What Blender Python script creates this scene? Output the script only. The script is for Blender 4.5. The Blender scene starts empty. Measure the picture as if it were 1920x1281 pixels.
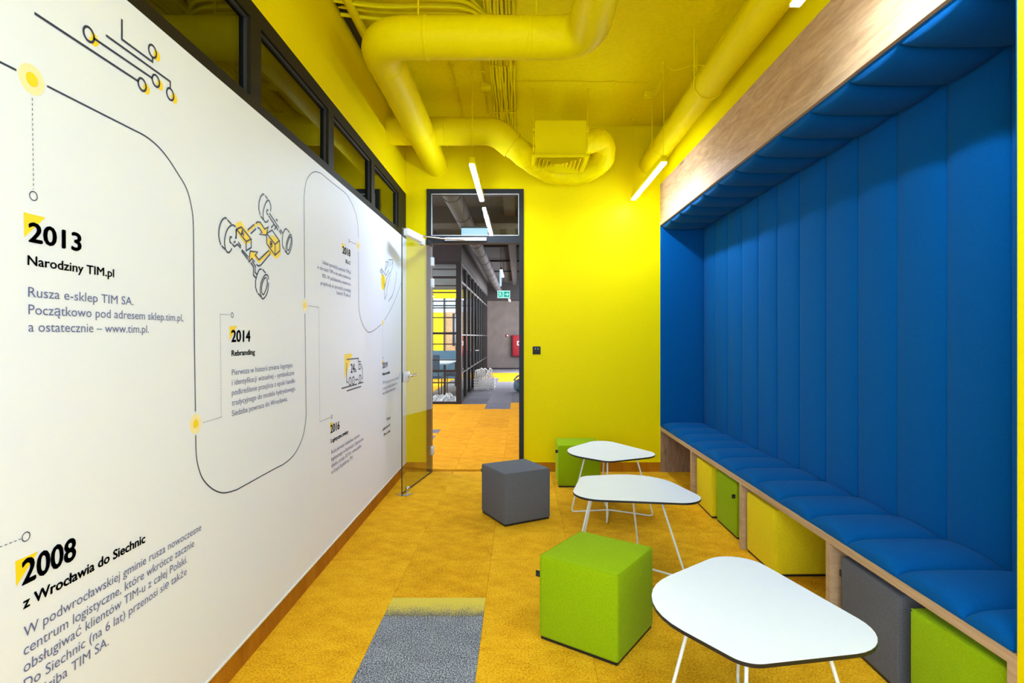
import bpy, bmesh, math, random
from mathutils import Vector, Matrix
random.seed(7)
S = bpy.context.scene
COL = S.collection
PI = math.pi

# ---------------------------------------------------------------- camera, world, exposure
CAMZ = 1.4
cam_d = bpy.data.cameras.new('camera')
cam = bpy.data.objects.new('camera', cam_d)
COL.objects.link(cam)
cam.location = (0, 0, CAMZ)
cam.rotation_euler = (PI / 2, 0, 0)
cam_d.sensor_width = 36
cam_d.lens = 1050 / 1920 * 36
cam_d.shift_x = -14 / 1920
cam_d.shift_y = -9.5 / 1920
cam_d.clip_start = 0.02
S.camera = cam
W = bpy.data.worlds.new('world')
S.world = W
W.use_nodes = True
W.node_tree.nodes['Background'].inputs[0].default_value = (0.6, 0.75, 1, 1)
W.node_tree.nodes['Background'].inputs[1].default_value = 0.15
S.view_settings.view_transform = 'Standard'
S.view_settings.look = 'None'
S.view_settings.gamma = 1
S.view_settings.use_curve_mapping = False
S.view_settings.exposure = 1.65
LAMP_E = 54.0
LAMP_C = (0.56, 0.73, 1.0)
# daylight assumed behind the photographer, added as an unseen area light
def area(name, loc, rot, sx, sy, e, col):
    l = bpy.data.lights.new(name, 'AREA'); l.shape = 'RECTANGLE'; l.size = sx; l.size_y = sy
    l.energy = e; l.color = col
    o = bpy.data.objects.new(name, l); COL.objects.link(o); o.location = loc; o.rotation_euler = rot
    return o
area('assumed_rear_daylight', (-0.1, -1.3, 1.75), (PI / 2, 0, 0), 2.0, 1.7, 38, (0.50, 0.72, 1.0))
area('corridor_fill', (-4.6, 9.0, 1.9), (PI / 2, 0, -PI / 2), 5.0, 2.4, 125, (0.93, 0.84, 1.0))  # added fill that brightens the corridor, no window stands here
area('corridor_end_fill', (1.45, 19.5, 1.9), (PI / 2, 0, PI / 2), 6.0, 2.2, 220, (.95, .92, 1.0))  # unseen fill added to lift the dark far end of the corridor
area('meeting_fill', (-3.9, 15.5, 1.9), (PI / 2, 0, -PI / 2), 5.0, 1.8, 130, (0.85, 0.93, 1.0))  # added fill in front of the side wall, brightens the glazed room

# ---------------------------------------------------------------- materials
def srgb(r, g, b):
    f = lambda c: c / 12.92 if c <= .04045 else ((c + .055) / 1.055) ** 2.4
    return (f(r / 255), f(g / 255), f(b / 255), 1)
def mat(name, col, rough=.6, metal=0, spec=.5):
    m = bpy.data.materials.new(name); m.use_nodes = True
    b = m.node_tree.nodes['Principled BSDF']
    b.inputs['Base Color'].default_value = col
    b.inputs['Roughness'].default_value = rough
    b.inputs['Metallic'].default_value = metal
    b.inputs['Specular IOR Level'].default_value = spec
    return m
def N(m, t, **k):
    n = m.node_tree.nodes.new(t)
    for a, v in k.items(): setattr(n, a, v)
    return n
def bump(m, scale, strength, dist=.002, detail=3, stretch=None, col=None, amt=.1):
    """noise bump, plus an optional small colour variation"""
    nt = m.node_tree; b = nt.nodes['Principled BSDF']
    tc = N(m, 'ShaderNodeTexCoord'); no = N(m, 'ShaderNodeTexNoise')
    no.inputs['Scale'].default_value = scale; no.inputs['Detail'].default_value = detail
    src = tc.outputs['Object']
    if stretch:
        mp = N(m, 'ShaderNodeMapping'); mp.inputs['Scale'].default_value = stretch
        nt.links.new(src, mp.inputs[0]); src = mp.outputs[0]
    nt.links.new(src, no.inputs['Vector'])
    bp = N(m, 'ShaderNodeBump'); bp.inputs['Strength'].default_value = strength
    bp.inputs['Distance'].default_value = dist
    nt.links.new(no.outputs['Fac'], bp.inputs['Height']); nt.links.new(bp.outputs[0], b.inputs['Normal'])
    if amt:
        c = b.inputs['Base Color'].default_value[:]
        r = N(m, 'ShaderNodeValToRGB'); e = r.color_ramp.elements
        e[0].position = .3; e[1].position = .7
        e[0].color = tuple(x * (1 - amt) for x in c[:3]) + (1,)
        e[1].color = tuple(min(1, x * (1 + amt)) for x in c[:3]) + (1,)
        nt.links.new(no.outputs['Fac'], r.inputs[0]); nt.links.new(r.outputs[0], b.inputs['Base Color'])
    return m
YEL = (0.84, 0.65, 0.0, 1)
M = {}
M['yellow_paint'] = bump(mat('yellow_paint', YEL, .45, 0, .05), 60, .12, .001, amt=.015)
M['yellow_ceiling'] = bump(mat('yellow_ceiling', YEL, .7, 0, .05), 35, .5, .003, amt=.04)
M['yellow_duct'] = bump(mat('yellow_duct', YEL, .5, 0, .05), 90, .5, .002, 2, amt=.02)
M['yellow_flex'] = bump(mat('yellow_flex', YEL, .5, 0, .05), 28, .9, .006, 2, amt=.03)
M['yellow_metal'] = bump(mat('yellow_metal', YEL, .4, 0, .05), 8, .02, .001, amt=.01)
M['white_print'] = bump(mat('white_print', (.82, .83, .99, 1), .5, 0, .3), 200, .03, .0005, amt=.004)
M['ink'] = mat('ink', srgb(36, 44, 78), .5)
M['ink_soft'] = mat('ink_soft', srgb(98, 105, 160), .5)
M['print_yellow'] = mat('print_yellow', srgb(255, 216, 10), .5)
M['print_pale'] = mat('print_pale', srgb(250, 232, 180), .5)
M['dark_frame'] = bump(mat('dark_frame', (.014, .014, .015, 1), .5, 0, .3), 40, .04, .0005, amt=.05)
M['bronze_frame'] = bump(mat('bronze_frame', (.018, .013, .005, 1), .6, 0, .1), 40, .04, .0005, amt=.05)
M['black'] = mat('black', (.008, .008, .009, 1), .4)
M['chrome'] = bump(mat('chrome', (.6, .6, .6, 1), .22, 1), 30, .02, .0005, amt=.03)
M['silver'] = bump(mat('silver', (.62, .63, .66, 1), .4, .3), 30, .02, .0005, amt=.03)
M['white_metal'] = mat('white_metal', (.83, .83, .82, 1), .35)
M['hpl'] = bump(mat('hpl', (.80, .81, .83, 1), .38), 300, .04, .0004, amt=.01)
M['gasket'] = mat('gasket', (.02, .02, .02, 1), .6)
M['red'] = mat('red', srgb(140, 18, 38), .5)
M['grey_wall'] = bump(mat('grey_wall', (.13, .12, .115, 1), .8), 3, .3, .004, 6, amt=.12)
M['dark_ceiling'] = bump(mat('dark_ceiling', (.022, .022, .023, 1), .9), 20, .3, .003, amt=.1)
M['mid_grey'] = bump(mat('mid_grey', (.04, .04, .042, 1), .7, 0, .2), 20, .2, .002, amt=.05)
M['white_wall'] = bump(mat('white_wall', (.7, .7, .7, 1), .7), 40, .05, .001, amt=.01)
M['plastic_sheet'] = bump(mat('plastic_sheet', (.75, .77, .8, 1), .3), 12, .5, .01, amt=.05)
M['frosted'] = bump(mat('frosted', (.62, .72, .8, 1), .5), 6, .1, .002, amt=.05)
M['navy_seat'] = bump(mat('navy_seat', (.02, .09, .16, 1), .7), 80, .3, .001, amt=.1)
M['bag'] = bump(mat('bag', (.10, .17, .22, 1), .5), 15, .5, .005, amt=.15)
def fabric(name, col, s=300, amt=.14):
    m = bump(mat(name, col, .92, 0, .04), s, .7, .0015, 2, amt=amt)
    m.node_tree.nodes['Principled BSDF'].inputs['Sheen Weight'].default_value = .02
    m.node_tree.nodes['Principled BSDF'].inputs['Sheen Roughness'].default_value = .5
    return m
M['blue_fabric'] = fabric('blue_fabric', (.0, .075, .24, 1))
M['green_fabric'] = fabric('green_fabric', (.29, .43, .003, 1))
M['grey_fabric'] = fabric('grey_fabric', (.13, .13, .145, 1), amt=.2)
M['yellow_fabric'] = fabric('yellow_fabric', (.80, .62, .01, 1))
def carpet(name, c0, c1, c2, s=260, fine=.5):
    m = mat(name, c1, .95, 0, .08); nt = m.node_tree; b = nt.nodes['Principled BSDF']
    tc = N(m, 'ShaderNodeTexCoord'); a = N(m, 'ShaderNodeTexNoise'); f = N(m, 'ShaderNodeTexNoise')
    mp = N(m, 'ShaderNodeMapping'); mp.inputs['Scale'].default_value = (2.6, 3.6, 1)
    nt.links.new(tc.outputs['Object'], mp.inputs[0]); nt.links.new(mp.outputs[0], a.inputs['Vector'])
    a.inputs['Scale'].default_value = 2.2; a.inputs['Detail'].default_value = 6; a.inputs['Roughness'].default_value = .72
    f.inputs['Scale'].default_value = s; f.inputs['Detail'].default_value = 2
    nt.links.new(tc.outputs['Object'], f.inputs['Vector'])
    oi = N(m, 'ShaderNodeObjectInfo')
    mx = N(m, 'ShaderNodeMath', operation='MULTIPLY_ADD'); mx.inputs[1].default_value = fine
    nt.links.new(f.outputs['Fac'], mx.inputs[0])
    m2 = N(m, 'ShaderNodeMath', operation='MULTIPLY_ADD'); m2.inputs[1].default_value = .05
    nt.links.new(oi.outputs['Random'], m2.inputs[0])
    m3 = N(m, 'ShaderNodeMath', operation='MULTIPLY_ADD'); m3.inputs[1].default_value = 1 - fine; m3.inputs[2].default_value = -.025
    nt.links.new(a.outputs['Fac'], m3.inputs[0]); nt.links.new(m3.outputs[0], m2.inputs[2]); nt.links.new(m2.outputs[0], mx.inputs[2])
    r = N(m, 'ShaderNodeValToRGB'); e = r.color_ramp.elements
    e[0].position = .36; e[0].color = c0; e[1].position = .64; e[1].color = c2
    k = e.new(.5); k.color = c1
    nt.links.new(mx.outputs[0], r.inputs[0]); nt.links.new(r.outputs[0], b.inputs['Base Color'])
    bp = N(m, 'ShaderNodeBump'); bp.inputs['Strength'].default_value = .6; bp.inputs['Distance'].default_value = .003
    nt.links.new(f.outputs['Fac'], bp.inputs['Height']); nt.links.new(bp.outputs[0], b.inputs['Normal'])
    return m
M['orange_carpet'] = carpet('orange_carpet', (.50, .21, .004, 1), (.78, .375, .008, 1), (.92, .52, .02, 1), 120, .58)
M['grey_carpet'] = carpet('grey_carpet', (.02, .022, .03, 1), (.15, .155, .185, 1), (.50, .51, .58, 1), 170, .85)
M['blend_carpet'] = carpet('blend_carpet', (.12, .11, .09, 1), (.60, .42, .07, 1), (.80, .60, .10, 1), 190, .8)
def blend():
    m = M['blend_carpet']; nt = m.node_tree; b = nt.nodes['Principled BSDF']
    tc = N(m, 'ShaderNodeTexCoord'); f = N(m, 'ShaderNodeTexNoise'); f.inputs['Scale'].default_value = 150; f.inputs['Detail'].default_value = 2
    g = N(m, 'ShaderNodeTexNoise'); g.inputs['Scale'].default_value = 14
    nt.links.new(tc.outputs['Object'], f.inputs['Vector']); nt.links.new(tc.outputs['Object'], g.inputs['Vector'])
    sx = N(m, 'ShaderNodeSeparateXYZ'); nt.links.new(tc.outputs['Object'], sx.inputs[0])
    a = N(m, 'ShaderNodeMath', operation='MULTIPLY_ADD'); a.inputs[1].default_value = 2.6; nt.links.new(sx.outputs['Y'], a.inputs[0]); nt.links.new(f.outputs['Fac'], a.inputs[2])
    c = N(m, 'ShaderNodeMath', operation='MULTIPLY_ADD'); c.inputs[1].default_value = .25; nt.links.new(g.outputs['Fac'], c.inputs[0]); nt.links.new(a.outputs[0], c.inputs[2])
    r = N(m, 'ShaderNodeValToRGB'); e = r.color_ramp.elements
    e[0].position = .36; e[0].color = (.13, .13, .14, 1); e[1].position = .66; e[1].color = (.72, .55, .08, 1)
    nt.links.new(c.outputs[0], r.inputs[0]); nt.links.new(r.outputs[0], b.inputs['Base Color'])
blend()
M['skirting_carpet'] = carpet('skirting_carpet', (.33, .11, .003, 1), (.46, .17, .005, 1), (.58, .25, .01, 1), 230, .5)
def wood(name, c0, c1, stretch=(2, .5, 6)):
    m = mat(name, c0, .65, 0, .15); nt = m.node_tree; b = nt.nodes['Principled BSDF']
    tc = N(m, 'ShaderNodeTexCoord'); mp = N(m, 'ShaderNodeMapping'); mp.inputs['Scale'].default_value = stretch
    nt.links.new(tc.outputs['Object'], mp.inputs[0])
    a = N(m, 'ShaderNodeTexNoise'); a.inputs['Scale'].default_value = 2.2; a.inputs['Detail'].default_value = 8; a.inputs['Roughness'].default_value = .62
    a.inputs['Distortion'].default_value = 1.6
    nt.links.new(mp.outputs[0], a.inputs['Vector'])
    r = N(m, 'ShaderNodeValToRGB'); e = r.color_ramp.elements
    e[0].position = .32; e[0].color = c1; e[1].position = .62; e[1].color = c0
    nt.links.new(a.outputs['Fac'], r.inputs[0])
    # fine grain lines
    mp2 = N(m, 'ShaderNodeMapping'); mp2.inputs['Scale'].default_value = tuple(v * 9 if v > 1.5 else v * 2.2 for v in stretch)
    nt.links.new(tc.outputs['Object'], mp2.inputs[0])
    g = N(m, 'ShaderNodeTexNoise'); g.inputs['Scale'].default_value = 6; g.inputs['Detail'].default_value = 4
    nt.links.new(mp2.outputs[0], g.inputs['Vector'])
    # knots
    v = N(m, 'ShaderNodeTexVoronoi'); v.inputs['Scale'].default_value = .9
    nt.links.new(mp.outputs[0], v.inputs['Vector'])
    kr = N(m, 'ShaderNodeValToRGB'); ke = kr.color_ramp.elements
    ke[0].position = .02; ke[0].color = (.30, .22, .16, 1); ke[1].position = .12; ke[1].color = (1, 1, 1, 1)
    nt.links.new(v.outputs['Distance'], kr.inputs[0])
    m1 = N(m, 'ShaderNodeMix', data_type='RGBA', blend_type='MULTIPLY'); m1.inputs[0].default_value = .8
    nt.links.new(r.outputs[0], m1.inputs[6]); nt.links.new(kr.outputs[0], m1.inputs[7])
    gr = N(m, 'ShaderNodeValToRGB'); ge = gr.color_ramp.elements
    ge[0].position = .3; ge[0].color = (.78, .74, .7, 1); ge[1].position = .6; ge[1].color = (1, 1, 1, 1)
    nt.links.new(g.outputs['Fac'], gr.inputs[0])
    m2 = N(m, 'ShaderNodeMix', data_type='RGBA', blend_type='MULTIPLY'); m2.inputs[0].default_value = .9
    nt.links.new(m1.outputs[2], m2.inputs[6]); nt.links.new(gr.outputs[0], m2.inputs[7])
    nt.links.new(m2.outputs[2], b.inputs['Base Color'])
    return m
M['oak'] = wood('oak', (.62, .39, .20, 1), (.42, .24, .11, 1), (4, 1.1, 7))
M['oak_edge'] = wood('oak_edge', (.58, .38, .21, 1), (.46, .28, .14, 1), (3, .4, 14))
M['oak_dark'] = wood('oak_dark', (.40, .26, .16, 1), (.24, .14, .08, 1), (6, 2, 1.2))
def glass(name, tint, ior=1.5, rough=0.0):
    m = bpy.data.materials.new(name); m.use_nodes = True; nt = m.node_tree
    nt.nodes.clear()
    o = nt.nodes.new('ShaderNodeOutputMaterial'); mx = nt.nodes.new('ShaderNodeMixShader')
    t = nt.nodes.new('ShaderNodeBsdfTransparent'); g = nt.nodes.new('ShaderNodeBsdfGlossy'); f = nt.nodes.new('ShaderNodeFresnel')
    t.inputs[0].default_value = tint; g.inputs['Roughness'].default_value = rough; f.inputs[0].default_value = ior
    geo = nt.nodes.new('ShaderNodeNewGeometry'); ma = nt.nodes.new('ShaderNodeMath'); ma.operation = 'MULTIPLY_ADD'
    ma.inputs[1].default_value = 1 / ior - ior; ma.inputs[2].default_value = ior      # same reflectance from both sides
    nt.links.new(geo.outputs['Backfacing'], ma.inputs[0]); nt.links.new(ma.outputs[0], f.inputs[0])
    nt.links.new(f.outputs[0], mx.inputs[0]); nt.links.new(t.outputs[0], mx.inputs[1]); nt.links.new(g.outputs[0], mx.inputs[2])
    nt.links.new(mx.outputs[0], o.inputs[0])
    return m
M['window_glass'] = glass('window_glass', (.60, .62, .58, 1), 1.55)
M['door_glass'] = glass('door_glass', (.93, .96, .94, 1), 1.35)
M['partition_glass'] = glass('partition_glass', (.88, .92, .92, 1), 1.4)
def emit(name, col, e):
    m = bpy.data.materials.new(name); m.use_nodes = True; nt = m.node_tree
    b = nt.nodes['Principled BSDF']; b.inputs['Base Color'].default_value = (.9, .9, .9, 1) if e > 5 else tuple(c * .5 for c in col[:3]) + (1,)
    b.inputs['Emission Color'].default_value = tuple(col[:3]) + (1,); b.inputs['Emission Strength'].default_value = e
    return m
M['lamp_diffuser'] = emit('lamp_diffuser', LAMP_C, LAMP_E)
M['corridor_diffuser'] = emit('corridor_diffuser', (.95, .93, 1), 20)
M['sign_green'] = emit('sign_green', (.0, .20, .14), .6)
M['sign_white'] = emit('sign_white', (.25, .55, .45), .7)
M['sign_blue'] = emit('sign_blue', (.22, .36, .5), .6)

# ---------------------------------------------------------------- geometry helpers
def link(name, me, m=None, parent=None, smooth=False):
    o = bpy.data.objects.new(name, me); COL.objects.link(o)
    if m is not None: me.materials.append(M[m] if isinstance(m, str) else m)
    if parent is not None: o.parent = parent
    if smooth:
        me.polygons.foreach_set('use_smooth', [True] * len(me.polygons))
    return o
class MB:
    def __init__(s): s.v = []; s.f = []
    def add(s, vs, fs):
        n = len(s.v); s.v += [tuple(a) for a in vs]; s.f += [tuple(i + n for i in f) for f in fs]; return s
    def box(s, x0, x1, y0, y1, z0, z1):
        return s.add([(x0, y0, z0), (x1, y0, z0), (x1, y1, z0), (x0, y1, z0), (x0, y0, z1), (x1, y0, z1), (x1, y1, z1), (x0, y1, z1)],
                     [(0, 3, 2, 1), (4, 5, 6, 7), (0, 1, 5, 4), (1, 2, 6, 5), (2, 3, 7, 6), (3, 0, 4, 7)])
    def tube(s, pts, r, n=12, caps=True, wob=None, closed=False):
        P = [Vector(p) for p in pts]; k = len(P); R = r if isinstance(r, (list, tuple)) else [r] * k
        T = []
        for i in range(k):
            if closed: t = P[(i + 1) % k] - P[i - 1]
            elif i == 0: t = P[1] - P[0]
            elif i == k - 1: t = P[-1] - P[-2]
            else: t = (P[i + 1] - P[i]).normalized() + (P[i] - P[i - 1]).normalized()
            T.append(t.normalized())
        u = T[0].cross(Vector((0, 0, 1)))
        if u.length < .1: u = T[0].cross(Vector((1, 0, 0)))
        u.normalize(); vs = []
        for i in range(k):
            u = (u - T[i] * u.dot(T[i])).normalized(); w = T[i].cross(u)
            for j in range(n):
                a = 2 * PI * j / n; rr = R[i] * (wob(i, a) if wob else 1)
                vs.append(P[i] + (u * math.cos(a) + w * math.sin(a)) * rr)
        fs = []
        for i in range(k if closed else k - 1):
            i2 = (i + 1) % k
            for j in range(n):
                fs.append((i * n + j, i * n + (j + 1) % n, i2 * n + (j + 1) % n, i2 * n + j))
        if caps and not closed:
            fs.append(tuple(range(n - 1, -1, -1))); fs.append(tuple((k - 1) * n + j for j in range(n)))
        return s.add(vs, fs)
    def build(s, name, m, parent=None, smooth=False, bevel=0, seg=2, matrix=None):
        me = bpy.data.meshes.new(name); me.from_pydata(s.v, [], s.f)
        if matrix is not None: me.transform(matrix)
        bm = bmesh.new(); bm.from_mesh(me)
        bmesh.ops.recalc_face_normals(bm, faces=bm.faces)
        if bevel: bmesh.ops.bevel(bm, geom=bm.edges[:], offset=bevel, segments=seg, affect='EDGES', profile=.5)
        bm.to_mesh(me); bm.free(); me.update()
        o = link(name, me, m, parent, smooth)
        if smooth or bevel:
            me.polygons.foreach_set('use_smooth', [True] * len(me.polygons))
            try: me.set_sharp_from_angle(angle=math.radians(50))
            except Exception: pass
        return o
def B(name, m, parent, *b, bevel=0, seg=2, matrix=None, smooth=False):
    return MB().box(*b).build(name, m, parent, bevel=bevel, seg=seg, matrix=matrix, smooth=smooth)
def tag(o, label=None, cat=None, group=None, kind=None):
    if label: o['label'] = label
    if cat: o['category'] = cat
    if group: o['group'] = group
    if kind: o['kind'] = kind
    return o
def thing(name, label, cat, loc=(0, 0, 0), rz=0, group=None, kind=None):
    o = bpy.data.objects.new(name, None); COL.objects.link(o); o.location = loc; o.rotation_euler = (0, 0, rz)
    o.empty_display_size = .1
    tag(o, label, cat, group, kind); return o
def rel(root):
    """matrix taking world coordinates into the root's frame"""
    return (Matrix.Translation(root.location) @ root.rotation_euler.to_matrix().to_4x4()).inverted()
def copy_tree(o, parent=None):
    c = o.copy(); COL.objects.link(c)
    if parent is not None: c.parent = parent
    for ch in [x for x in bpy.data.objects if x.parent == o]: copy_tree(ch, c)
    return c
def struct(o, label=None): return tag(o, label, kind='structure')
def bend(pts, r, n=8):
    """polyline with rounded corners"""
    P = [Vector(p) for p in pts]; out = [P[0]]
    for i in range(1, len(P) - 1):
        a = (P[i - 1] - P[i]); b = (P[i + 1] - P[i]); rr = min(r, a.length * .49, b.length * .49)
        a.normalize(); b.normalize(); s = P[i] + a * rr; e = P[i] + b * rr
        for k in range(n + 1):
            t = k / n; out.append(s * (1 - t) ** 2 + P[i] * 2 * t * (1 - t) + e * t * t)
    out.append(P[-1]); return out

XL, XR, XB, YW, ZC = -1.18, 1.458, 1.92, 5.8, 3.58
YN, YB = 1.64, -1.5          # near end of the niche; wall behind the camera

# ---------------------------------------------------------------- floor
floor = B('floor', 'skirting_carpet', None, XL - .12, XB + .1, YB - .1, YW + .1, -.12, -.012)
struct(floor, 'orange carpeted floor of the narrow seating room')
tile_cache = {}
def tile(parent, x0, x1, y0, y1, m, label=None):
    g = .0003; key = (round(x1 - x0, 3), round(y1 - y0, 3), m)
    if key not in tile_cache:
        w, l = x1 - x0, y1 - y0
        mb = MB(); hw, hl = w / 2 - g, l / 2 - g; t = .0008
        mb.add([(-hw, -hl, -.012), (hw, -hl, -.012), (hw, hl, -.012), (-hw, hl, -.012),
                (-hw, -hl, -.0015), (hw, -hl, -.0015), (hw, hl, -.0015), (-hw, hl, -.0015),
                (-hw + t, -hl + t, 0), (hw - t, -hl + t, 0), (hw - t, hl - t, 0), (-hw + t, hl - t, 0)],
               [(0, 3, 2, 1), (0, 1, 5, 4), (1, 2, 6, 5), (2, 3, 7, 6), (3, 0, 4, 7),
                (4, 5, 9, 8), (5, 6, 10, 9), (6, 7, 11, 10), (7, 4, 8, 11), (8, 9, 10, 11)])
        me = bpy.data.meshes.new('carpet_tile'); me.from_pydata(mb.v, [], mb.f); me.materials.append(M[m]); tile_cache[key] = me
    o = bpy.data.objects.new('carpet_tile', tile_cache[key]); COL.objects.link(o)
    o.location = ((x0 + x1) / 2, (y0 + y1) / 2, 0); o.parent = parent
    if label: o['label'] = label
    return o
cols = [-1.18, -.68, -.18, .32, .82, 1.32, 1.93]
for ci in range(6):
    x0, x1 = cols[ci], cols[ci + 1]
    off = [.5, 0, .5, 0, .5, 0][ci]
    y = YB + off - 1.0 + (0 if off else 0.5) + 0
    ys = [-1.5] + [v for v in [(-1 + off) + k for k in range(8)] if -1.5 < v < 5.8] + [5.8]
    for a, b in zip(ys[:-1], ys[1:]):
        if ci == 1 and abs(a - 2) < .01:
            tile(floor, x0, x1, 2.0, 2.8, 'grey_carpet', 'speckled grey carpet tile set into the orange carpet')
            tile(floor, x0, x1, 2.8, 3.0, 'blend_carpet', 'strip where the grey tile fades into yellow')
        else: tile(floor, x0, x1, a, b, 'orange_carpet')

cfloor = B('floor', 'skirting_carpet', None, -6.0, 1.6, YW + .1, 24.2, -.12, -.012)
struct(cfloor, 'orange and grey carpeted corridor floor beyond the door')
ccols = [-2.68, -2.18, -1.68, -1.18, -.68, -.18, .32, .82]
for ci in range(7):
    x0, x1 = ccols[ci], ccols[ci + 1]
    s0 = {3: 11.57, 4: 10.8, 5: 11.85}.get(ci, 11.6)
    e0 = {3: 18.8, 4: 17.3, 5: 17.3}.get(ci, 18.0); e1 = 21.5
    ys = [5.9, 6.6]
    while ys[-1] + 1 < s0 - .3: ys.append(ys[-1] + 1)
    if ci == 2: ys = [5.9, 6.6, 7.6, 7.9, 8.12, 8.42, 9.4, 10.4]
    ys.append(s0)
    y = s0
    for stop in (e0, e1, 24.2):
        while y + 1.3 < stop: y += 1.0; ys.append(y)
        y = stop; ys.append(y)
    for a, b in zip(ys[:-1], ys[1:]):
        mid = (a + b) / 2
        g = s0 < mid < e0 or mid > e1
        if ci == 2 and (7.6 < mid < 7.9 or 8.12 < mid < 8.42): g = True
        if ci < 3 and mid > 11.6 and ci == 0: g = False
        tile(cfloor, x0, x1, a, b, 'grey_carpet' if g else 'orange_carpet')
B('floor_field', 'orange_carpet', cfloor, -6, -2.682, YW + .1, 24.2, -.012, 0)
B('floor_field', 'orange_carpet', cfloor, .822, 1.6, YW + .1, 24.2, -.012, 0)

# ---------------------------------------------------------------- shell
struct(B('ceiling', 'yellow_ceiling', None, XL - .12, XB + .1, YB - .1, YW + .1, ZC, ZC + .12), 'yellow painted concrete ceiling')
wl = thing('wall_left', 'long left wall, white print below and yellow above the window band', None, (0, 0, 0)); struct(wl)
B('wall_base', 'yellow_paint', wl, XL - .12, XL, YB - .1, YW, 0, 2.405)
B('wall_head', 'yellow_paint', wl, XL - .12, XL + .003, YB - .1, YW, 2.875, ZC)
struct(B('baseboard_left', 'skirting_carpet', None, XL, XL + .006, YB, YW, 0, .098), 'orange carpet skirting along the left wall')
struct(B('trim_1', 'white_metal', None, XL, XL + .011, YB, YW, .098, .106), 'thin white edge strip under the mural')
wb = thing('wall_back', 'bright yellow end wall with the doorway', None); struct(wb)
DX0, DX1, DZ = -.961, .044, 2.925
B('wall_panel', 'yellow_paint', wb, XL - .12, DX0, YW, YW + .1, 0, ZC)
B('wall_panel', 'yellow_paint', wb, DX1, XB + .1, YW, YW + .1, 0, ZC)
B('wall_panel', 'yellow_paint', wb, DX0, DX1, YW, YW + .1, DZ, ZC)
struct(B('baseboard_back', 'skirting_carpet', None, DX1 + .001, XR, YW - .008, YW, 0, .098), 'orange carpet skirting under the yellow end wall')
struct(B('baseboard_back', 'skirting_carpet', None, XL + .007, DX0 - .001, YW - .008, YW, 0, .098), 'short piece of orange skirting left of the door')
struct(B('trim_2', 'yellow_metal', None, DX1 + .001, XR, YW - .009, YW, .098, .104), 'thin pale strip on top of the end wall skirting')
wr = thing('wall_right', 'right wall, yellow beside and above the upholstered niche', None); struct(wr)
B('wall_base', 'yellow_paint', wr, XR, XB + .1, YB - .1, YN, 0, ZC)
B('wall_head', 'yellow_paint', wr, XR + .012, XB + .1, YN, YW, 2.975, ZC)
B('wall_core', 'oak_dark', wr, XB + .005, XB + .1, YN, YW, 0, 2.975)
struct(B('wall_front', 'white_wall', None, XL - .12, XB + .1, YB - .1, YB, 0, ZC), 'plain wall behind the photographer')

# clerestory window band in the left wall
w1 = thing('window_1', 'dark framed band of interior windows above the mural', None); struct(w1)
fx0, fx1 = XL - .07, XL + .004
B('window_sill', 'bronze_frame', w1, fx0, fx1, YB, YW, 2.405, 2.455)
B('window_head', 'bronze_frame', w1, fx0, fx1, YB, YW, 2.80, 2.875)
ms = [-1.5, -.48, .52, 1.52, 2.50, 3.50, 4.50, 5.47]
for i, yc in enumerate(ms):
    a, b = (yc - .05, yc + .05) if 0 < i < 7 else ((yc, yc + .06) if i == 0 else (5.44, YW))
    B('mullion', 'bronze_frame', w1, fx0, fx1, a, b, 2.455, 2.80)
for a, b in zip(ms[:-1], ms[1:]):
    a2, b2 = a + .05, (b - .05 if b < 5.4 else 5.44)
    B('pane', 'window_glass', w1, XL - .030, XL - .022, a2, b2, 2.455, 2.80)
    g = MB(); t = .012
    g.box(XL - .022, XL - .010, a2, b2, 2.455, 2.455 + t); g.box(XL - .022, XL - .010, a2, b2, 2.80 - t, 2.80)
    g.box(XL - .022, XL - .010, a2, a2 + t, 2.455 + t, 2.80 - t); g.box(XL - .022, XL - .010, b2 - t, b2, 2.455 + t, 2.80 - t)
    g.build('gasket', 'gasket', w1)
# unlit room on the other side of the left wall
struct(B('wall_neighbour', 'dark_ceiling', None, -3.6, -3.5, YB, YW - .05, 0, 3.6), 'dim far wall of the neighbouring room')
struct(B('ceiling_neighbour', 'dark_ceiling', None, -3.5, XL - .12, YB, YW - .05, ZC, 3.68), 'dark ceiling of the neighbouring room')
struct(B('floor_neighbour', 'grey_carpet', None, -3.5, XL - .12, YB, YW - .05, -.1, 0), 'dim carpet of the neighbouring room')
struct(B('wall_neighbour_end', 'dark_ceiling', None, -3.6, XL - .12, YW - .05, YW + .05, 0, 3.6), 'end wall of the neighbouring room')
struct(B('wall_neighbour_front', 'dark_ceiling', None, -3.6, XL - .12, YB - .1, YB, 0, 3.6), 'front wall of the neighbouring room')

# ---------------------------------------------------------------- door
d1 = thing('door_1', 'black framed glass door standing open, transom light above', None, (0, 0, 0)); struct(d1)
fy0, fy1 = YW - .012, YW + .09
B('jamb', 'dark_frame', d1, DX0, DX0 + .048, fy0, fy1, 0, DZ)
B('jamb', 'dark_frame', d1, DX1 - .048, DX1, fy0, fy1, 0, DZ)
B('head', 'dark_frame', d1, DX0 + .048, DX1 - .048, fy0, fy1, DZ - .048, DZ)
B('transom_bar', 'dark_frame', d1, DX0 + .048, DX1 - .048, fy0, fy1, 2.365, 2.44)
B('transom_pane', 'door_glass', d1, DX0 + .048, DX1 - .048, YW + .03, YW + .038, 2.44, DZ - .048)
bd = MB(); a, b, c, d = DX0 + .05, DX1 - .05, 2.442, DZ - .05; t = .006
bd.box(a, b, fy0 - .002, fy0 + .01, c, c + t); bd.box(a, b, fy0 - .002, fy0 + .01, d - t, d); bd.box(a, a + t, fy0 - .002, fy0 + .01, c, d); bd.box(b - t, b, fy0 - .002, fy0 + .01, c, d)
bd.build('glazing_bead', 'silver', d1)
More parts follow.
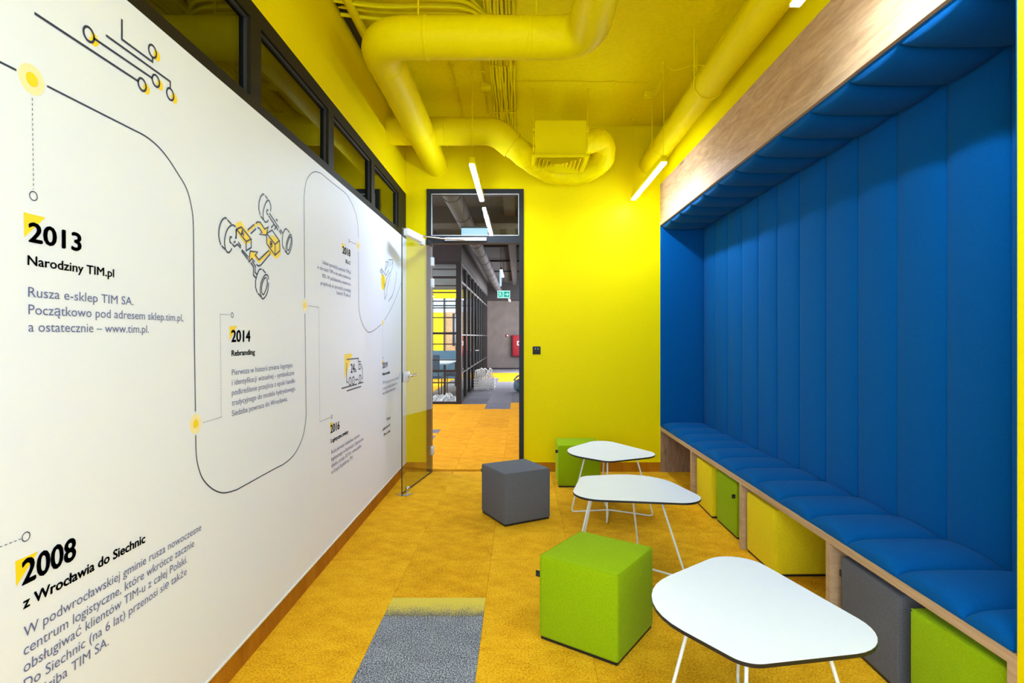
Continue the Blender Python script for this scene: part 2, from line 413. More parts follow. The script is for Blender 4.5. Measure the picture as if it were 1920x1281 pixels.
# closer rail on the frame
B('closer_rail', 'silver', d1, -.77, -.34, YW - .04, YW - .013, 2.385, 2.42, bevel=.003)
# leaf
hx, hy, ex, ey = -.900, 5.772, -1.038, 4.945
L = math.hypot(ex - hx, ey - hy); ang = math.atan2(ey - hy, ex - hx)
Lm = Matrix.Translation((hx, hy, 0)) @ Matrix.Rotation(ang, 4, 'Z')      # local x runs from hinge to free edge; +y faces the room centre
leaf = B('leaf', 'door_glass', d1, 0, L, -.004, .004, .012, 2.365, matrix=Lm)
leaf['label'] = 'frameless clear glass leaf swung into the room'
B('leaf_edge', 'gasket', leaf, L, L + .0015, -.0045, .0045, .012, 2.365, matrix=Lm)
B('bottom_seal', 'gasket', leaf, 0, L, -.0045, .0045, .008, .014, matrix=Lm)
for z in (.225, 1.95, 2.17):
    B('hinge', 'silver', leaf, -.022, .02, -.012, .018, z - .045, z + .045, bevel=.004, matrix=Lm)
for s in (1, -1):
    q = (.004, .026) if s > 0 else (-.026, -.004)
    B('lock_case', 'silver', leaf, L - .13, L - .004, q[0], q[1], .99, 1.085, bevel=.005, matrix=Lm)
    lv = MB().tube(bend([(L - .09, s * .02, 1.045), (L - .09, s * .055, 1.045), (L - .22, s * .055, 1.05)], .02), .011, 10)
    lv.build('lever', 'chrome', leaf, smooth=True, matrix=Lm)
B('closer_body', 'white_metal', leaf, L - .40, L - .02, .005, .055, 2.295, 2.362, bevel=.012, seg=3, matrix=Lm)
B('closer_cover', 'silver', leaf, L - .50, L - .40, .008, .045, 2.28, 2.345, bevel=.006, matrix=Lm)
arm = MB().tube([Lm @ Vector((L - .45, .03, 2.365)), Vector((-.80, YW - .12, 2.395)), Vector((-.55, YW - .03, 2.395))], .008, 8)
arm.build('closer_arm', 'chrome', leaf, smooth=True)
pv = B('pivot_patch', 'dark_frame', leaf, .0, .14, -.014, .014, 2.325, 2.372, bevel=.004, matrix=Lm)
# door stop on the floor
ds = thing('door_stop', 'small steel floor stop at the free corner of the glass door', 'door stop', (-1.0, 4.93, 0))
R = rel(ds)
pl = MB(); pts = [(-1.10, 4.97), (-1.04, 4.90), (-.985, 4.885), (-.935, 4.965), (-.985, 4.99), (-1.0, 4.94), (-1.04, 4.94)]
n = len(pts); pl.add([(x, y, 0) for x, y in pts] + [(x, y, .006) for x, y in pts],
                    [tuple(range(n))[::-1], tuple(range(n, 2 * n))] + [(i, (i + 1) % n, n + (i + 1) % n, n + i) for i in range(n)])
pl.build('base_plate', 'chrome', ds, matrix=R)
MB().tube([(-.99, 4.955, .004), (-.99, 4.955, .03), (-.99, 4.955, .031), (-.99, 4.955, .04), (-.99, 4.955, .055), (-.99, 4.955, .068), (-.99, 4.955, .074)],
          [.006, .006, .012, .017, .02, .015, .004], 14).build('ball', 'chrome', ds, smooth=True, matrix=R)

# ---------------------------------------------------------------- niche
head = thing('oak_fascia', 'long oak laminate fascia above the blue niche', 'wood panel', (XR, 3.72, 2.543)); R = rel(head)
B('fascia_board', 'oak', head, XR, XR + .012, YN, YW, 2.58, 2.975, matrix=R)
B('edge_board', 'oak_edge', head, XR - .006, XB, YN, YW, 2.545, 2.58, matrix=R)

def pad(du, dv, h, nu=16, nv=3, edge=.006, ends=False):
    """channel cushion: du across the channel, dv along it, crowned by h (local x=u, y=v, z=out)"""
    mb = MB(); vs = []
    def prof(t, w, r):            # quick rise near the seam, then a shallow crown
        d = min(t, 1 - t) * w
        k = min(1, d / r)
        return (1 - (1 - k) ** 2) ** .5 * .75 + .25 * (1 - (2 * t - 1) ** 2)
    us = [0, .01, .03, .07, .12, .2, .32, .5, .68, .8, .88, .93, .97, .99, 1]
    vv = us if ends else [0, .5, 1]
    rr = du * .33
    for v in vv:
        for u in us:
            k = prof(u, du, rr)
            if ends: k = min(k, .0 + prof(v, dv, min(.1, dv * .35)) ** .9) if v in (0, 1) else k * prof(v, dv, min(.07, dv * .3)) ** .6
            vs.append((u * du, v * dv, edge + h * k))
    nu = len(us); fs = []
    for j in range(len(vv) - 1):
        for i in range(nu - 1): fs.append((j * nu + i, j * nu + i + 1, (j + 1) * nu + i + 1, (j + 1) * nu + i))
    ring = [i for i in range(nu)] + [j * nu + nu - 1 for j in range(1, len(vv))] + [(len(vv) - 1) * nu + i for i in range(nu - 2, -1, -1)] + [j * nu for j in range(len(vv) - 2, 0, -1)]
    n0 = len(vs)
    for i in ring: vs.append((vs[i][0], vs[i][1], 0))
    m = len(ring)
    for i in range(m): fs.append((ring[i], n0 + i, n0 + (i + 1) % m, ring[(i + 1) % m]))
    fs.append(tuple(n0 + i for i in range(m)))
    mb.add(vs, fs); return mb
PW = .3285
seams = [YW - .012 - k * PW for k in range(13)]
seams[-1] = max(seams[-1], YN + .02); seams = [s for s in seams if s > YN + .1] + [YN + .02]
def pads(root, xf, dv, h, ends=False):
    """row of pads down the room, xf maps (y0) to a matrix"""
    cache = {}
    for a, b in zip(seams[:-1], seams[1:]):
        du = a - b - .001; key = round(du, 3)
        mtx = rel(root) @ xf(b)
        if key not in cache:
            o = pad(du, dv, h, ends=ends).build('channel_pad', 'blue_fabric', None, smooth=True)
            cache[key] = o.data; o.parent = root; o.matrix_local = mtx
        else:
            o = bpy.data.objects.new('channel_pad', cache[key]); COL.objects.link(o); o.parent = root; o.matrix_local = mtx
# back: x=XB plane, out = -X.  u -> +Y, v -> +Z
bk = thing('padded_wall', 'tall blue felt lining of the niche, channelled back and flat sides', 'upholstery', (XB, 3.72, .50))
def xf_back(y): return Matrix(((0, 0, -1, XB), (1, 0, 0, y), (0, 1, 0, .47), (0, 0, 0, 1)))
pads(bk, xf_back, 2.543 - .47 - .002, .026)
ce = thing('padded_canopy', 'blue felt padded ceiling of the niche in cross channels', 'upholstery', (1.69, 3.72, 2.543))
def xf_ceil(y): return Matrix(((0, 1, 0, XR + .012), (1, 0, 0, y), (0, 0, -1, 2.543), (0, 0, 0, 1)))
pads(ce, xf_ceil, XB - XR - .035, .050, True)
se = thing('seat_cushion', 'long blue felt seat cushion of puffed cross channels on the bench', 'cushion', (1.69, 3.72, .463))
def xf_seat(y): return Matrix(((0, 1, 0, XR + .006), (1, 0, 0, y), (0, 0, 1, .463), (0, 0, 0, 1)))
pads(se, xf_seat, XB - XR - .022, .060, True)
def xf_end(): return Matrix(((1, 0, 0, XR), (0, 0, -1, YW), (0, 1, 0, .47), (0, 0, 0, 1)))
pad(XB - XR - .001, 2.543 - .47 - .002, .014).build('flat_pad', 'blue_fabric', bk, smooth=True, matrix=rel(bk) @ xf_end())
mm = Matrix(((-1, 0, 0, XB), (0, 0, 1, YN), (0, 1, 0, .47), (0, 0, 0, 1)))
pad(XB - XR - .001, 2.543 - .47 - .002, .014).build('flat_pad', 'blue_fabric', bk, smooth=True, matrix=rel(bk) @ mm)

bench = thing('bench', 'long oak laminate bench with open compartments under the blue seat', 'bench', (1.69, 3.72, 0)); R = rel(bench)
B('bench_top', 'oak_edge', bench, XR, XB, YN, YW, .427, .461, matrix=R)
for y in (YN + .018, 2.65, 3.70, 4.765):
    B('divider', 'oak_edge', bench, XR + .001, XB, y - .018, y + .018, 0, .427, matrix=R)
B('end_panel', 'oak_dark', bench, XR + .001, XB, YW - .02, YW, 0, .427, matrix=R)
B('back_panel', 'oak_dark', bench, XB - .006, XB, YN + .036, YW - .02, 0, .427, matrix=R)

# ---------------------------------------------------------------- ottomans
OH, OS = .388, .396
def ottoman(label, fab, x, y, rz, tagpos, group=None):
    t = thing('ottoman', label, 'ottoman', (x, y, 0), rz, group)
    h = OS / 2
    B('upholstery', fab, t, -h, h, -h, h, .010, OH, bevel=.014, seg=4)
    B('base_board', 'black', t, -h + .006, h - .006, -h + .006, h - .006, 0, .014)
    sm = MB(); k = h - .0035; zt = OH - .0032
    for sx in (-1, 1):
        for sy in (-1, 1):
            sm.tube([(sx * k, sy * k, .02), (sx * k, sy * k, zt - .008)], .0018, 6)
            # top seams
    for a, b in (((-1, -1), (1, -1)), ((1, -1), (1, 1)), ((1, 1), (-1, 1)), ((-1, 1), (-1, -1))):
        sm.tube([(a[0] * k, a[1] * k, zt), (b[0] * k, b[1] * k, zt)], .0018, 6)
    sm.build('seam', fab, t, smooth=True)
    # folded maker's tag: side, offset along the side
    side, off, z = tagpos
    mt = Matrix.Rotation({'-x': PI, '+x': 0, '-y': -PI / 2, '+y': PI / 2}[side], 4, 'Z')
    tg = B('maker_tag', 'black', t, h - .004, h + .024, off - .002, off + .002, z - .014, z + .014, matrix=mt)
    B('tag_print', 'mid_grey', tg, h + .008, h + .019, off - .0025, off + .0025, z - .008, z + .002, matrix=mt)
    return t
rad = math.radians
ottoman('bright green felt cube stool in the foreground beside the nearest table', 'green_fabric', .367, 2.644, rad(-34.8), ('-x', .188, .295))
ottoman('grey felt cube stool standing alone near the doorway', 'grey_fabric', -.033, 4.379, rad(-60.9), ('-x', .188, .33))
ottoman('green felt cube stool against the yellow wall behind the far table', 'green_fabric', .556, 5.39, 0, ('-x', .18, .33))
ottoman('yellow felt cube stool stored under the bench, next to a green one', 'yellow_fabric', 1.680, 4.50, rad(-1.5), ('+y', .188, .31))
ottoman('green felt cube stool stored under the bench, next to the oak divider', 'green_fabric', 1.695, 4.055, 0, ('-x', .17, .29))
ottoman('yellow felt cube stool alone in its compartment under the bench', 'yellow_fabric', 1.683, 3.458, rad(1), ('+x', 0, .3))
ottoman('dark grey felt cube stool under the near end of the bench', 'grey_fabric', 1.680, 2.385, 0, ('+y', .188, .30))
ottoman('green felt cube stool at the nearest end under the bench', 'green_fabric', 1.668, 1.905, rad(4.5), ('+x', 0, .3))

# ---------------------------------------------------------------- tables
def rounded(c, r, n=9):
    out = []; m = len(c)
    for i in range(m):
        p = Vector(c[i]); a = (Vector(c[i - 1]) - p).normalized(); b = (Vector(c[(i + 1) % m]) - p).normalized()
        an = a.angle(b); t = r[i] / math.tan(an / 2)
        cen = p + (a + b).normalized() * r[i] / math.sin(an / 2); P = p + a * t - cen; Q = p + b * t - cen
        a0 = math.atan2(P.y, P.x); d = (math.atan2(Q.y, Q.x) - a0 + PI) % (2 * PI) - PI
        for k in range(n + 1):
            th = a0 + d * k / n; out.append((cen.x + r[i] * math.cos(th), cen.y + r[i] * math.sin(th)))
    return out
TOP = rounded([(.304, .459), (.315, -.358), (-.211, -.312), (-.379, .17)], [.13, .163, .084, .30])
def slab(poly, z0, z1, ins=0):
    n = len(poly); cx = sum(p[0] for p in poly) / n; cy = sum(p[1] for p in poly) / n
    def sh(k): return [(cx + (x - cx) * k, cy + (y - cy) * k) for x, y in poly]
    mb = MB(); P = sh(1 - ins)
    mb.add([(x, y, z0) for x, y in P] + [(x, y, z1) for x, y in P],
           [tuple(range(n))[::-1], tuple(range(n, 2 * n))] + [(i, (i + 1) % n, n + (i + 1) % n, n + i) for i in range(n)])
    return mb
def table():
    t = thing('coffee_table', '', 'table')
    slab(TOP, .459, .4705).build('top_core', 'black', t)['label'] = 'black compact laminate core showing at the rim'
    slab(TOP, .4705, .4718, .003).build('table_top', 'hpl', t)['label'] = 'smooth white laminate surface'
    F = [(-.286, .066), (.211, -.336), (-.217, -.304), (.21, .31)]; c = (-.02, -.07)
    for a, b, dz in ((0, 1, .014), (2, 3, .006)):
        A, Bf = F[a], F[b]
        ta = [c[i] + (A[i] - c[i]) * .62 for i in (0, 1)]; tb = [c[i] + (Bf[i] - c[i]) * .62 for i in (0, 1)]
        zz = .0065 if dz < .01 else .0065
        mid = ((A[0] + Bf[0]) / 2, (A[1] + Bf[1]) / 2)
        path = bend([(ta[0], ta[1], .458), (A[0], A[1], zz), (c[0], c[1], zz if dz < .01 else .019), (Bf[0], Bf[1], zz), (tb[0], tb[1], .458)], .035, 8)
        MB().tube(path, .0062, 10).build('wire_leg', 'white_metal', t, smooth=True)
    for p in F:
        tx = [c[i] + (p[i] - c[i]) * .62 for i in (0, 1)]
        MB().tube([(tx[0], tx[1], .454), (tx[0], tx[1], .459)], .018, 14).build('mounting_plate', 'white_metal', t)
    return t
t0 = table()
for i, (x, y, a, lb) in enumerate([(.768, 1.934, .259, 'white asymmetric coffee table on wire legs, nearest, beside the bright green stool'),
                                   (.684, 3.466, 4.562, 'white asymmetric coffee table on wire legs, middle one of three'),
                                   (.692, 4.531, .508, 'white asymmetric coffee table on wire legs, farthest, in front of the yellow wall')]):
    o = t0 if i == 0 else copy_tree(t0)
    o.location = (x, y, 0); o.rotation_euler = (0, 0, a); o['label'] = lb; o['group'] = 'white coffee tables in the seating room'

# ---------------------------------------------------------------- pendant lamps
def lamp(x, y0, y1, label, hook_side=1):
    t = thing('pendant_lamp', label, 'lamp', (x, (y0 + y1) / 2, 2.774), 0, 'linear pendant lamps'); l = (y1 - y0) / 2
    B('housing', 'yellow_metal', t, -.022, .022, -l, l, .008, .062, bevel=.002)
    B('diffuser', 'lamp_diffuser', t, -.0205, .0205, -l, l, -.004, .008, bevel=.002)
    for s in (-1, 1):
        yy = s * (l - .02)
        MB().tube([(0, yy, .062), (.002, yy, .45), (0, yy, ZC - 2.774)], .0022, 6).build('cable', 'yellow_metal', t, smooth=True)
        MB().tube([(0, yy, ZC - 2.774 - .025), (0, yy, ZC - 2.774)], .012, 10).build('ceiling_hook', 'yellow_metal', t, smooth=True)
    lp = MB(); lp.tube([(.02 + .035 * math.cos(a) , -l + .03 + .004 * math.sin(3 * a), .745 + .035 * math.sin(a)) for a in [k * 2 * PI / 20 for k in range(20)]], .0022, 6, closed=True)
    lp.build('cable_loop', 'yellow_metal', t, smooth=True)
    return t
lamp(-.381, 4.48, 5.68, 'lit linear pendant lamp hanging in front of the door transom')
lamp(1.145, 4.43, 5.63, 'lit linear pendant lamp hanging beside the oak fascia')
lamp(1.145, 1.06, 2.33, 'lit linear pendant lamp at the top edge of the view')
lamp(-.381, -1.35, -.10, 'lit linear pendant lamp behind the photographer')

# ---------------------------------------------------------------- ducts
def wobf(amp, seed):
    r = random.Random(seed); tab = [[r.uniform(-amp, amp) for _ in range(7)] for _ in range(400)]
    return lambda i, a: 1 + tab[i % 400][0] + tab[i % 400][1] * math.cos(2 * a) + tab[i % 400][2] * math.sin(3 * a) + tab[i % 400][3] * math.cos(5 * a)
def dense(pts, step=.04):
    out = [Vector(pts[0])]
    for p in pts[1:]:
        p = Vector(p); d = (p - out[-1]).length; k = max(1, int(d / step)); s = out[-1].copy()
        for i in range(1, k + 1): out.append(s.lerp(p, i / k))
    return out
def rings(root, R, path_pts, r, m='yellow_duct', name='joint_band', w=.012):
    for p, q in path_pts:
        p = Vector(p); q = (Vector(q)).normalized() * w
        MB().tube([p - q, p - q * .5, p + q * .5, p + q], [r, r + .0035, r + .0035, r], 32, caps=False).build(name, m, root, smooth=True, matrix=R)
du = thing('air_duct', 'large yellow insulated duct crossing the ceiling and turning to the end wall', 'duct', (-.2, 3.32, 3.17)); R = rel(du)
path = bend([(.40, -1.5, 3.17), (.40, 3.32, 3.17), (-.86, 3.32, 3.17), (-.86, YW + .02, 3.17)], .21, 10)
MB().tube(dense(path, .12), .119, 36, wob=wobf(.006, 2)).build('duct_wrap', 'yellow_duct', du, smooth=True, matrix=R)
rings(du, R, [((.40, 1.2, 3.17), (0, 1, 0)), ((.06, 3.32, 3.17), (1, 0, 0)), ((-.86, 4.8, 3.17), (0, 1, 0)), ((-.86, 3.60, 3.17), (0, 1, 0)), ((-.55, 3.32, 3.17), (1, 0, 0))], .1195)
for x, y in ((-.60, 3.32), (.10, 3.32), (-.86, 4.6)):
    MB().tube([(x, y, 3.285), (x, y, ZC)], .006, 8).build('hanger_rod', 'yellow_metal', du, matrix=R)
dr = thing('air_duct', 'yellow round duct running along the right wall above the oak fascia', 'duct', (1.333, 2, 3.176)); R = rel(dr)
MB().tube(dense([(1.333, -1.5, 3.176), (1.333, YW + .02, 3.176)], .15), .097, 32, wob=wobf(.003, 4)).build('duct_wrap', 'yellow_duct', dr, smooth=True, matrix=R)
rings(dr, R, [((1.333, y, 3.176), (0, 1, 0)) for y in (1.1, 2.6, 4.9, 5.3)], .0975)
for y in (1.6, 3.95, 5.2):
    MB().tube([(1.333 - .1, y, 3.19), (1.333 - .1, y, ZC)], .005, 8).build('hanger_rod', 'yellow_metal', dr, matrix=R)
    MB().tube([(1.333 + .104 * math.cos(a), y, 3.176 + .104 * math.sin(a)) for a in [k * 2 * PI / 24 for k in range(24)]], .005, 6, closed=True).build('hanger_band', 'yellow_metal', dr, smooth=True, matrix=R)
db = thing('air_duct', 'yellow duct from the left wall with a crumpled flexible tail to the ceiling diffuser', 'duct', (-.6, 5.05, 3.25)); R = rel(db)
MB().tube(dense(bend([(XL - .02, 5.05, 3.25), (-.22, 5.05, 3.25), (-.06, 5.075, 3.13)], .12, 6), .08), .122, 32, wob=wobf(.007, 5)).build('duct_wrap', 'yellow_duct', db, smooth=True, matrix=R)
rings(db, R, [((x, 5.05, 3.25), (1, 0, 0)) for x in (-.92, -.66, -.42)], .1225)
fl = bend([(-.10, 5.065, 3.16), (.02, 5.09, 3.07), (.14, 5.28, 3.04), (.34, 5.60, 3.03), (.62, 5.62, 3.02), (.83, 5.45, 3.12), (.80, 5.32, 3.28), (.57, 5.22, 3.20)], .14, 8)
r2 = random.Random(3)
tabw = [(r2.uniform(-.05, .06), r2.uniform(-.04, .04), r2.uniform(0, 6)) for _ in range(300)]
MB().tube(dense(fl, .018), .110, 36, wob=lambda i, a: 1 + tabw[i][0] * .7 + tabw[i][1] * math.sin(3 * a + tabw[i][2])).build('flexible_hose', 'yellow_flex', db, smooth=True, matrix=R)

# ceiling diffuser box
cd = thing('ceiling_diffuser', 'yellow square air diffuser box hanging in front of the end wall', 'diffuser', (.36, 5.12, 2.97)); R = rel(cd)
pb = MB(); pb.box(.135, .585, 4.90, 4.905, 2.985, 3.29).box(.135, .585, 5.335, 5.34, 2.985, 3.29).box(.135, .14, 4.905, 5.335, 2.985, 3.29)
pb.box(.58, .585, 4.905, 5.335, 2.985, 3.29).box(.14, .58, 4.905, 5.335, 3.285, 3.29)
pb.build('plenum_box', 'yellow_metal', cd, matrix=R)
cx, cy = .36, 5.12
fr = MB(); h = .25; i_ = .222
z0, z1 = 2.965, 2.985
for b in ((cx - h, cx + h, cy - h, cy - i_), (cx - h, cx + h, cy + i_, cy + h), (cx - h, cx - i_, cy - i_, cy + i_), (cx + i_, cx + h, cy - i_, cy + i_)):
    fr.box(*b, z0, z1)
fr.build('flange', 'yellow_metal', cd, matrix=R)
for k in range(6):      # nested square louvres sloping outwards
    a = .222 - k * .036; b = a - .030
    mb = MB(); zz0, zz1 = 2.966, 3.000
    vs = []
    for s, z in ((a, zz0), (b, zz1), (a - .003, zz0), (b - .003, zz1)):
        vs += [(cx - s, cy - s, z), (cx + s, cy - s, z), (cx + s, cy + s, z), (cx - s, cy + s, z)]
    fs = []
    for p, q in ((0, 4), (8, 12), (0, 8), (4, 12)):
        for j in range(4): fs.append((p + j, p + (j + 1) % 4, q + (j + 1) % 4, q + j))
    mb.add(vs, fs).build('louvre', 'yellow_metal', cd, matrix=R)
B('louvre_core', 'yellow_metal', cd, cx - .012, cx + .012, cy - .012, cy + .012, 2.966, 2.985, matrix=R)
for x in (.125, .60):
    MB().tube([(x, 4.93, 3.02), (x, 4.93, ZC - .004), (x - .02 if x < .3 else x + .02, 4.93, ZC - .004)], .0045, 8).build('hanger_rod', 'yellow_metal', cd, smooth=True, matrix=R)
    B('bracket', 'yellow_metal', cd, x - .012, x + .012, 4.915, 4.945, 3.20, 3.23, matrix=R)
    for zz in (3.05, 3.12): MB().tube([(x, 4.93, zz), (x, 4.93, zz + .012)], .009, 6).build('nut', 'yellow_metal', cd, matrix=R)

# ---------------------------------------------------------------- cables on the ceiling
cb = thing('cable_bundle', 'bundle of painted yellow cables running along the ceiling to the end wall', 'cables', (-.14, 4.6, ZC)); R = rel(cb)
rc = random.Random(11)
for k in range(9):
    x = -.235 + k * .024; r = rc.choice([.008, .010, .012])
    pts = []
    for j in range(14):
        y = 3.3 + j * .192; pts.append((x + rc.uniform(-.006, .006), y, ZC - .016 - rc.uniform(0, .016)))
    MB().tube(pts, r, 8).build('cable', 'yellow_metal', cb, smooth=True, matrix=R)
for y in (3.55, 4.42, 5.35):
    for x0 in (-.25, -.175, -.10):
        MB().tube([(x0, y, ZC - .01), (x0 + .005, y, ZC - .045), (x0 + .065, y, ZC - .045), (x0 + .07, y, ZC - .01)], .005, 6).build('cable_clip', 'yellow_metal', cb, smooth=True, matrix=R)
cb2 = thing('cable_bundle', 'sagging yellow cables coming from the left wall at the top of the view', 'cables', (-.7, 3.5, ZC)); R = rel(cb2)
for k in range(6):
    y = 3.44 + k * .05; z = ZC - .035 - (k % 3) * .022
    pts = bend([(-1.17, y - .02, z + .01), (-.9, y, z - .012 - .02 * rc.random()), (-.55, y + .01, z - .01), (-.36 + .02 * k, y + .04, z), (-.225 + .03 * k, y + .26, z), (-.215 + .03 * k, y + .75, z + .01)], .12, 6)
    MB().tube(pts, .013 if k % 2 else .010, 8).build('cable', 'yellow_metal', cb2, smooth=True, matrix=R)
cp = thing('conduit_pipe', 'yellow pipe running along the top of the left wall', 'pipe', (-1.05, 3, ZC)); R = rel(cp)
MB().tube([(-1.075, -1.4, 3.50), (-1.075, YW, 3.50)], .028, 14).build('pipe', 'yellow_duct', cp, smooth=True, matrix=R)
for y in (1.5, 3.3, 4.9):
    B('pipe_clamp', 'yellow_metal', cp, -1.11, -1.04, y - .012, y + .012, 3.465, ZC, matrix=R)
B('joint_strip', 'dark_frame', cp, -1.176, -1.15, -1.4, 4.9, 3.53, 3.575, matrix=R)['label'] = 'dark strip for the gap joint between wall and ceiling'  # dark strip standing in for the gap where wall meets ceiling
tc_ = thing('ceiling_wire', 'thin yellow wire clipped across the ceiling in front of the end wall', 'wire', (.5, 4.78, ZC)); R = rel(tc_)
MB().tube([(-.04, 4.78, ZC - .008), (.3, 4.77, ZC - .008), (.7, 4.785, ZC - .007), (1.10, 4.80, ZC - .008)], .004, 6).build('wire', 'yellow_metal', tc_, smooth=True, matrix=R)
for x in (.06, .30, .52, .80, 1.0): B('clip', 'yellow_metal', tc_, x - .01, x + .01, 4.765, 4.795, ZC - .014, ZC, matrix=R)
for nx, yy0, yy1, lb in ((-.56, 4.35, 5.6, 'thin pair of yellow wires clipped along the ceiling left of the bundle'),
                         (-.31, 4.0, 5.5, 'thin pair of yellow wires clipped along the ceiling right beside the bundle')):
    w = thing('ceiling_wire', lb, 'wire', (nx, 4.9, ZC)); R = rel(w)
    for d in (0, .012):
        MB().tube([(nx + d, yy0, ZC - .006), (nx + d + .006, (yy0 + yy1) / 2, ZC - .008), (nx + d, yy1, ZC - .006)], .0035, 6).build('wire', 'yellow_metal', w, smooth=True, matrix=R)
    for k in range(4):
        y = yy0 + .15 + k * (yy1 - yy0 - .2) / 3; B('clip', 'yellow_metal', w, nx - .012, nx + .03, y - .006, y + .006, ZC - .014, ZC, matrix=R)
for (x, y, lb) in ((-.29, 4.83, 'small yellow junction box on the ceiling by the cable bundle'), (1.15, 4.99, 'small yellow junction box on the ceiling above the right pendant lamp')):
    j = thing('junction_box', lb, 'junction box', (x, y, ZC)); R = rel(j)
    B('box_body', 'yellow_metal', j, x - .045, x + .045, y - .03, y + .03, ZC - .05, ZC, bevel=.004, matrix=R)
    B('box_lid', 'yellow_metal', j, x - .04, x + .04, y - .026, y + .026, ZC - .056, ZC - .05, bevel=.002, matrix=R)
    if x > 1:
        for k in range(3):
            MB().tube(bend([(x - .02 + k * .018, y - .03, ZC - .03), (x - .01 + k * .02, y - .10, ZC - .09), (x + .03 + k * .012, y - .22, ZC - .05), (x + .05, y - .34, ZC - .01)], .05, 4), .003, 6).build('lead', 'yellow_metal', j, smooth=True, matrix=R)
ow = thing('ceiling_wire', 'curved yellow wire looping from the right lamp hook towards the right duct', 'wire', (1.2, 4.5, ZC)); R = rel(ow)
MB().tube(bend([(1.17, 4.47, ZC - .02), (1.22, 4.42, ZC - .09), (1.34, 4.35, ZC - .07), (1.44, 4.30, ZC - .10)], .06, 5), .004, 6).build('wire', 'yellow_metal', ow, smooth=True, matrix=R)
MB().tube([(1.30, 4.10, ZC - .01), (1.30, 4.10, ZC - .24)], .004, 6).build('drop_rod', 'yellow_metal', ow, smooth=True, matrix=R)
rd = thing('cable_loom', 'red cables in an opening above the large duct', 'cables', (.3, 3.3, ZC)); R = rel(rd)
for k in range(5):
    MB().tube([(.20 + k * .02, 3.58, ZC - .006), (.21 + k * .022, 3.45, ZC - .06 - .01 * (k % 2)), (.26 + k * .02, 3.36, ZC - .10)], .006, 6).build('cable', 'red', rd, smooth=True, matrix=R)

# wall switch
sw = thing('wall_switch', 'small anthracite wall switch on the yellow wall right of the door', 'switch', (.177, YW, 1.256)); R = rel(sw)
B('cover_plate', 'mid_grey', sw, .136, .218, YW - .008, YW, 1.215, 1.297, bevel=.003, matrix=R)
for x in (.158, .190):
    B('rocker', 'dark_frame', sw, x - .0145, x + .0145, YW - .012, YW - .008, 1.228, 1.284, matrix=R, bevel=.0015)
for x in (.164, .192): B('indicator', 'white_metal', sw, x - .004, x + .004, YW - .0135, YW - .012, 1.268, 1.276, matrix=R)

# ---------------------------------------------------------------- mural on the left wall
XM = XL + .007
mu = thing('wall_mural', 'white printed company timeline with years, texts and line drawings on the left wall', 'mural', (XM, 2.5, 1.3))
RM = rel(mu)
B('printed_sheet', 'white_print', mu, XL, XM, YB, YW - .001, .106, 2.405, matrix=RM)
def wp(px, py):
    """a point of the wall plane, measured off the photograph -> (y, z) on the wall"""
    y = -XM * 1050 / (974 - px) * 1.0
    y = abs(y); return (y, CAMZ - (py - 631) / 1050 * y)
INK = XM + .0012; SUB = XM + .0006
def flat(name, polys, x, m):
    mb = MB()
    for p in polys:
        # ear-free: every polygon given is filled by bmesh
        mb.add([(x, a, b) for a, b in p], [tuple(range(len(p)))])
    me = bpy.data.meshes.new(name); me.from_pydata(mb.v, [], mb.f); me.transform(RM)
    bm = bmesh.new(); bm.from_mesh(me); bmesh.ops.triangulate(bm, faces=bm.faces, ngon_method='EAR_CLIP')
    bm.normal_update()
    for f in bm.faces:
        if f.normal.x < 0: f.normal_flip()
    bm.to_mesh(me); bm.free()
    return link(name, me, m, mu)
def ribbon(P, w, closed=False):
    """list of quads (as polygons) for a stroke of width w with mitred joins"""
    P = [Vector(p) for p in P]; k = len(P); off = []
    for i in range(k):
        a = (P[i] - P[i - 1]) if (i or closed) else None; b = (P[(i + 1) % k] - P[i]) if (i < k - 1 or closed) else None
        if a is None or a.length < 1e-9: a = b
        if b is None or b.length < 1e-9: b = a
        a = a.normalized(); b = b.normalized(); n = Vector((-a.y - b.y, a.x + b.x))
        n = n.normalized() if n.length > 1e-6 else Vector((-a.y, a.x))
        c = max(.45, n.dot(Vector((-a.y, a.x)))); off.append(n * (w / 2 / c))
    out = []
    for i in range(k if closed else k - 1):
        j = (i + 1) % k
        out.append([tuple(P[i] + off[i]), tuple(P[j] + off[j]), tuple(P[j] - off[j]), tuple(P[i] - off[i])])
    return out
def strokes(name, lists, w, m='ink', x=None, closed=False):
    q = []
    for l in lists: q += ribbon([wp(*p) for p in l], w, closed)
    return flat(name, q, INK if x is None else x, m)
def spline(pts, n=6):
    out = []
    P = [pts[0]] + list(pts) + [pts[-1]]
    for i in range(1, len(P) - 2):
        p0, p1, p2, p3 = P[i - 1], P[i], P[i + 1], P[i + 2]
        for k in range(n):
            t = k / n
            out.append(tuple(.5 * ((2 * p1[d]) + (-p0[d] + p2[d]) * t + (2 * p0[d] - 5 * p1[d] + 4 * p2[d] - p3[d]) * t * t + (-p0[d] + 3 * p1[d] - 3 * p2[d] + p3[d]) * t ** 3) for d in (0, 1)))
    out.append(pts[-1]); return out
def dashed(name, lists, w, dash=.006, gap=.006, m='ink'):
    q = []
    for l in lists:
        P = [Vector(wp(*p)) for p in l]
        for a, b in zip(P[:-1], P[1:]):
            L_ = (b - a).length; d = (b - a).normalized(); s = 0
            while s < L_: q += ribbon([a + d * s, a + d * min(L_, s + dash)], w); s += dash + gap
    return flat(name, q, INK, m)
def circ(px, py, rpx):
    y, z = wp(px, py); r = rpx * y / 1050
    return y, z, r
def disc(name, px, py, rpx, m, x=None, dy=0):
    y, z, r = circ(px, py, rpx)
    return flat(name, [[(y + r * math.cos(t), z + r * math.sin(t)) for t in [k * PI / 14 for k in range(28)]]], SUB if x is None else x, m)
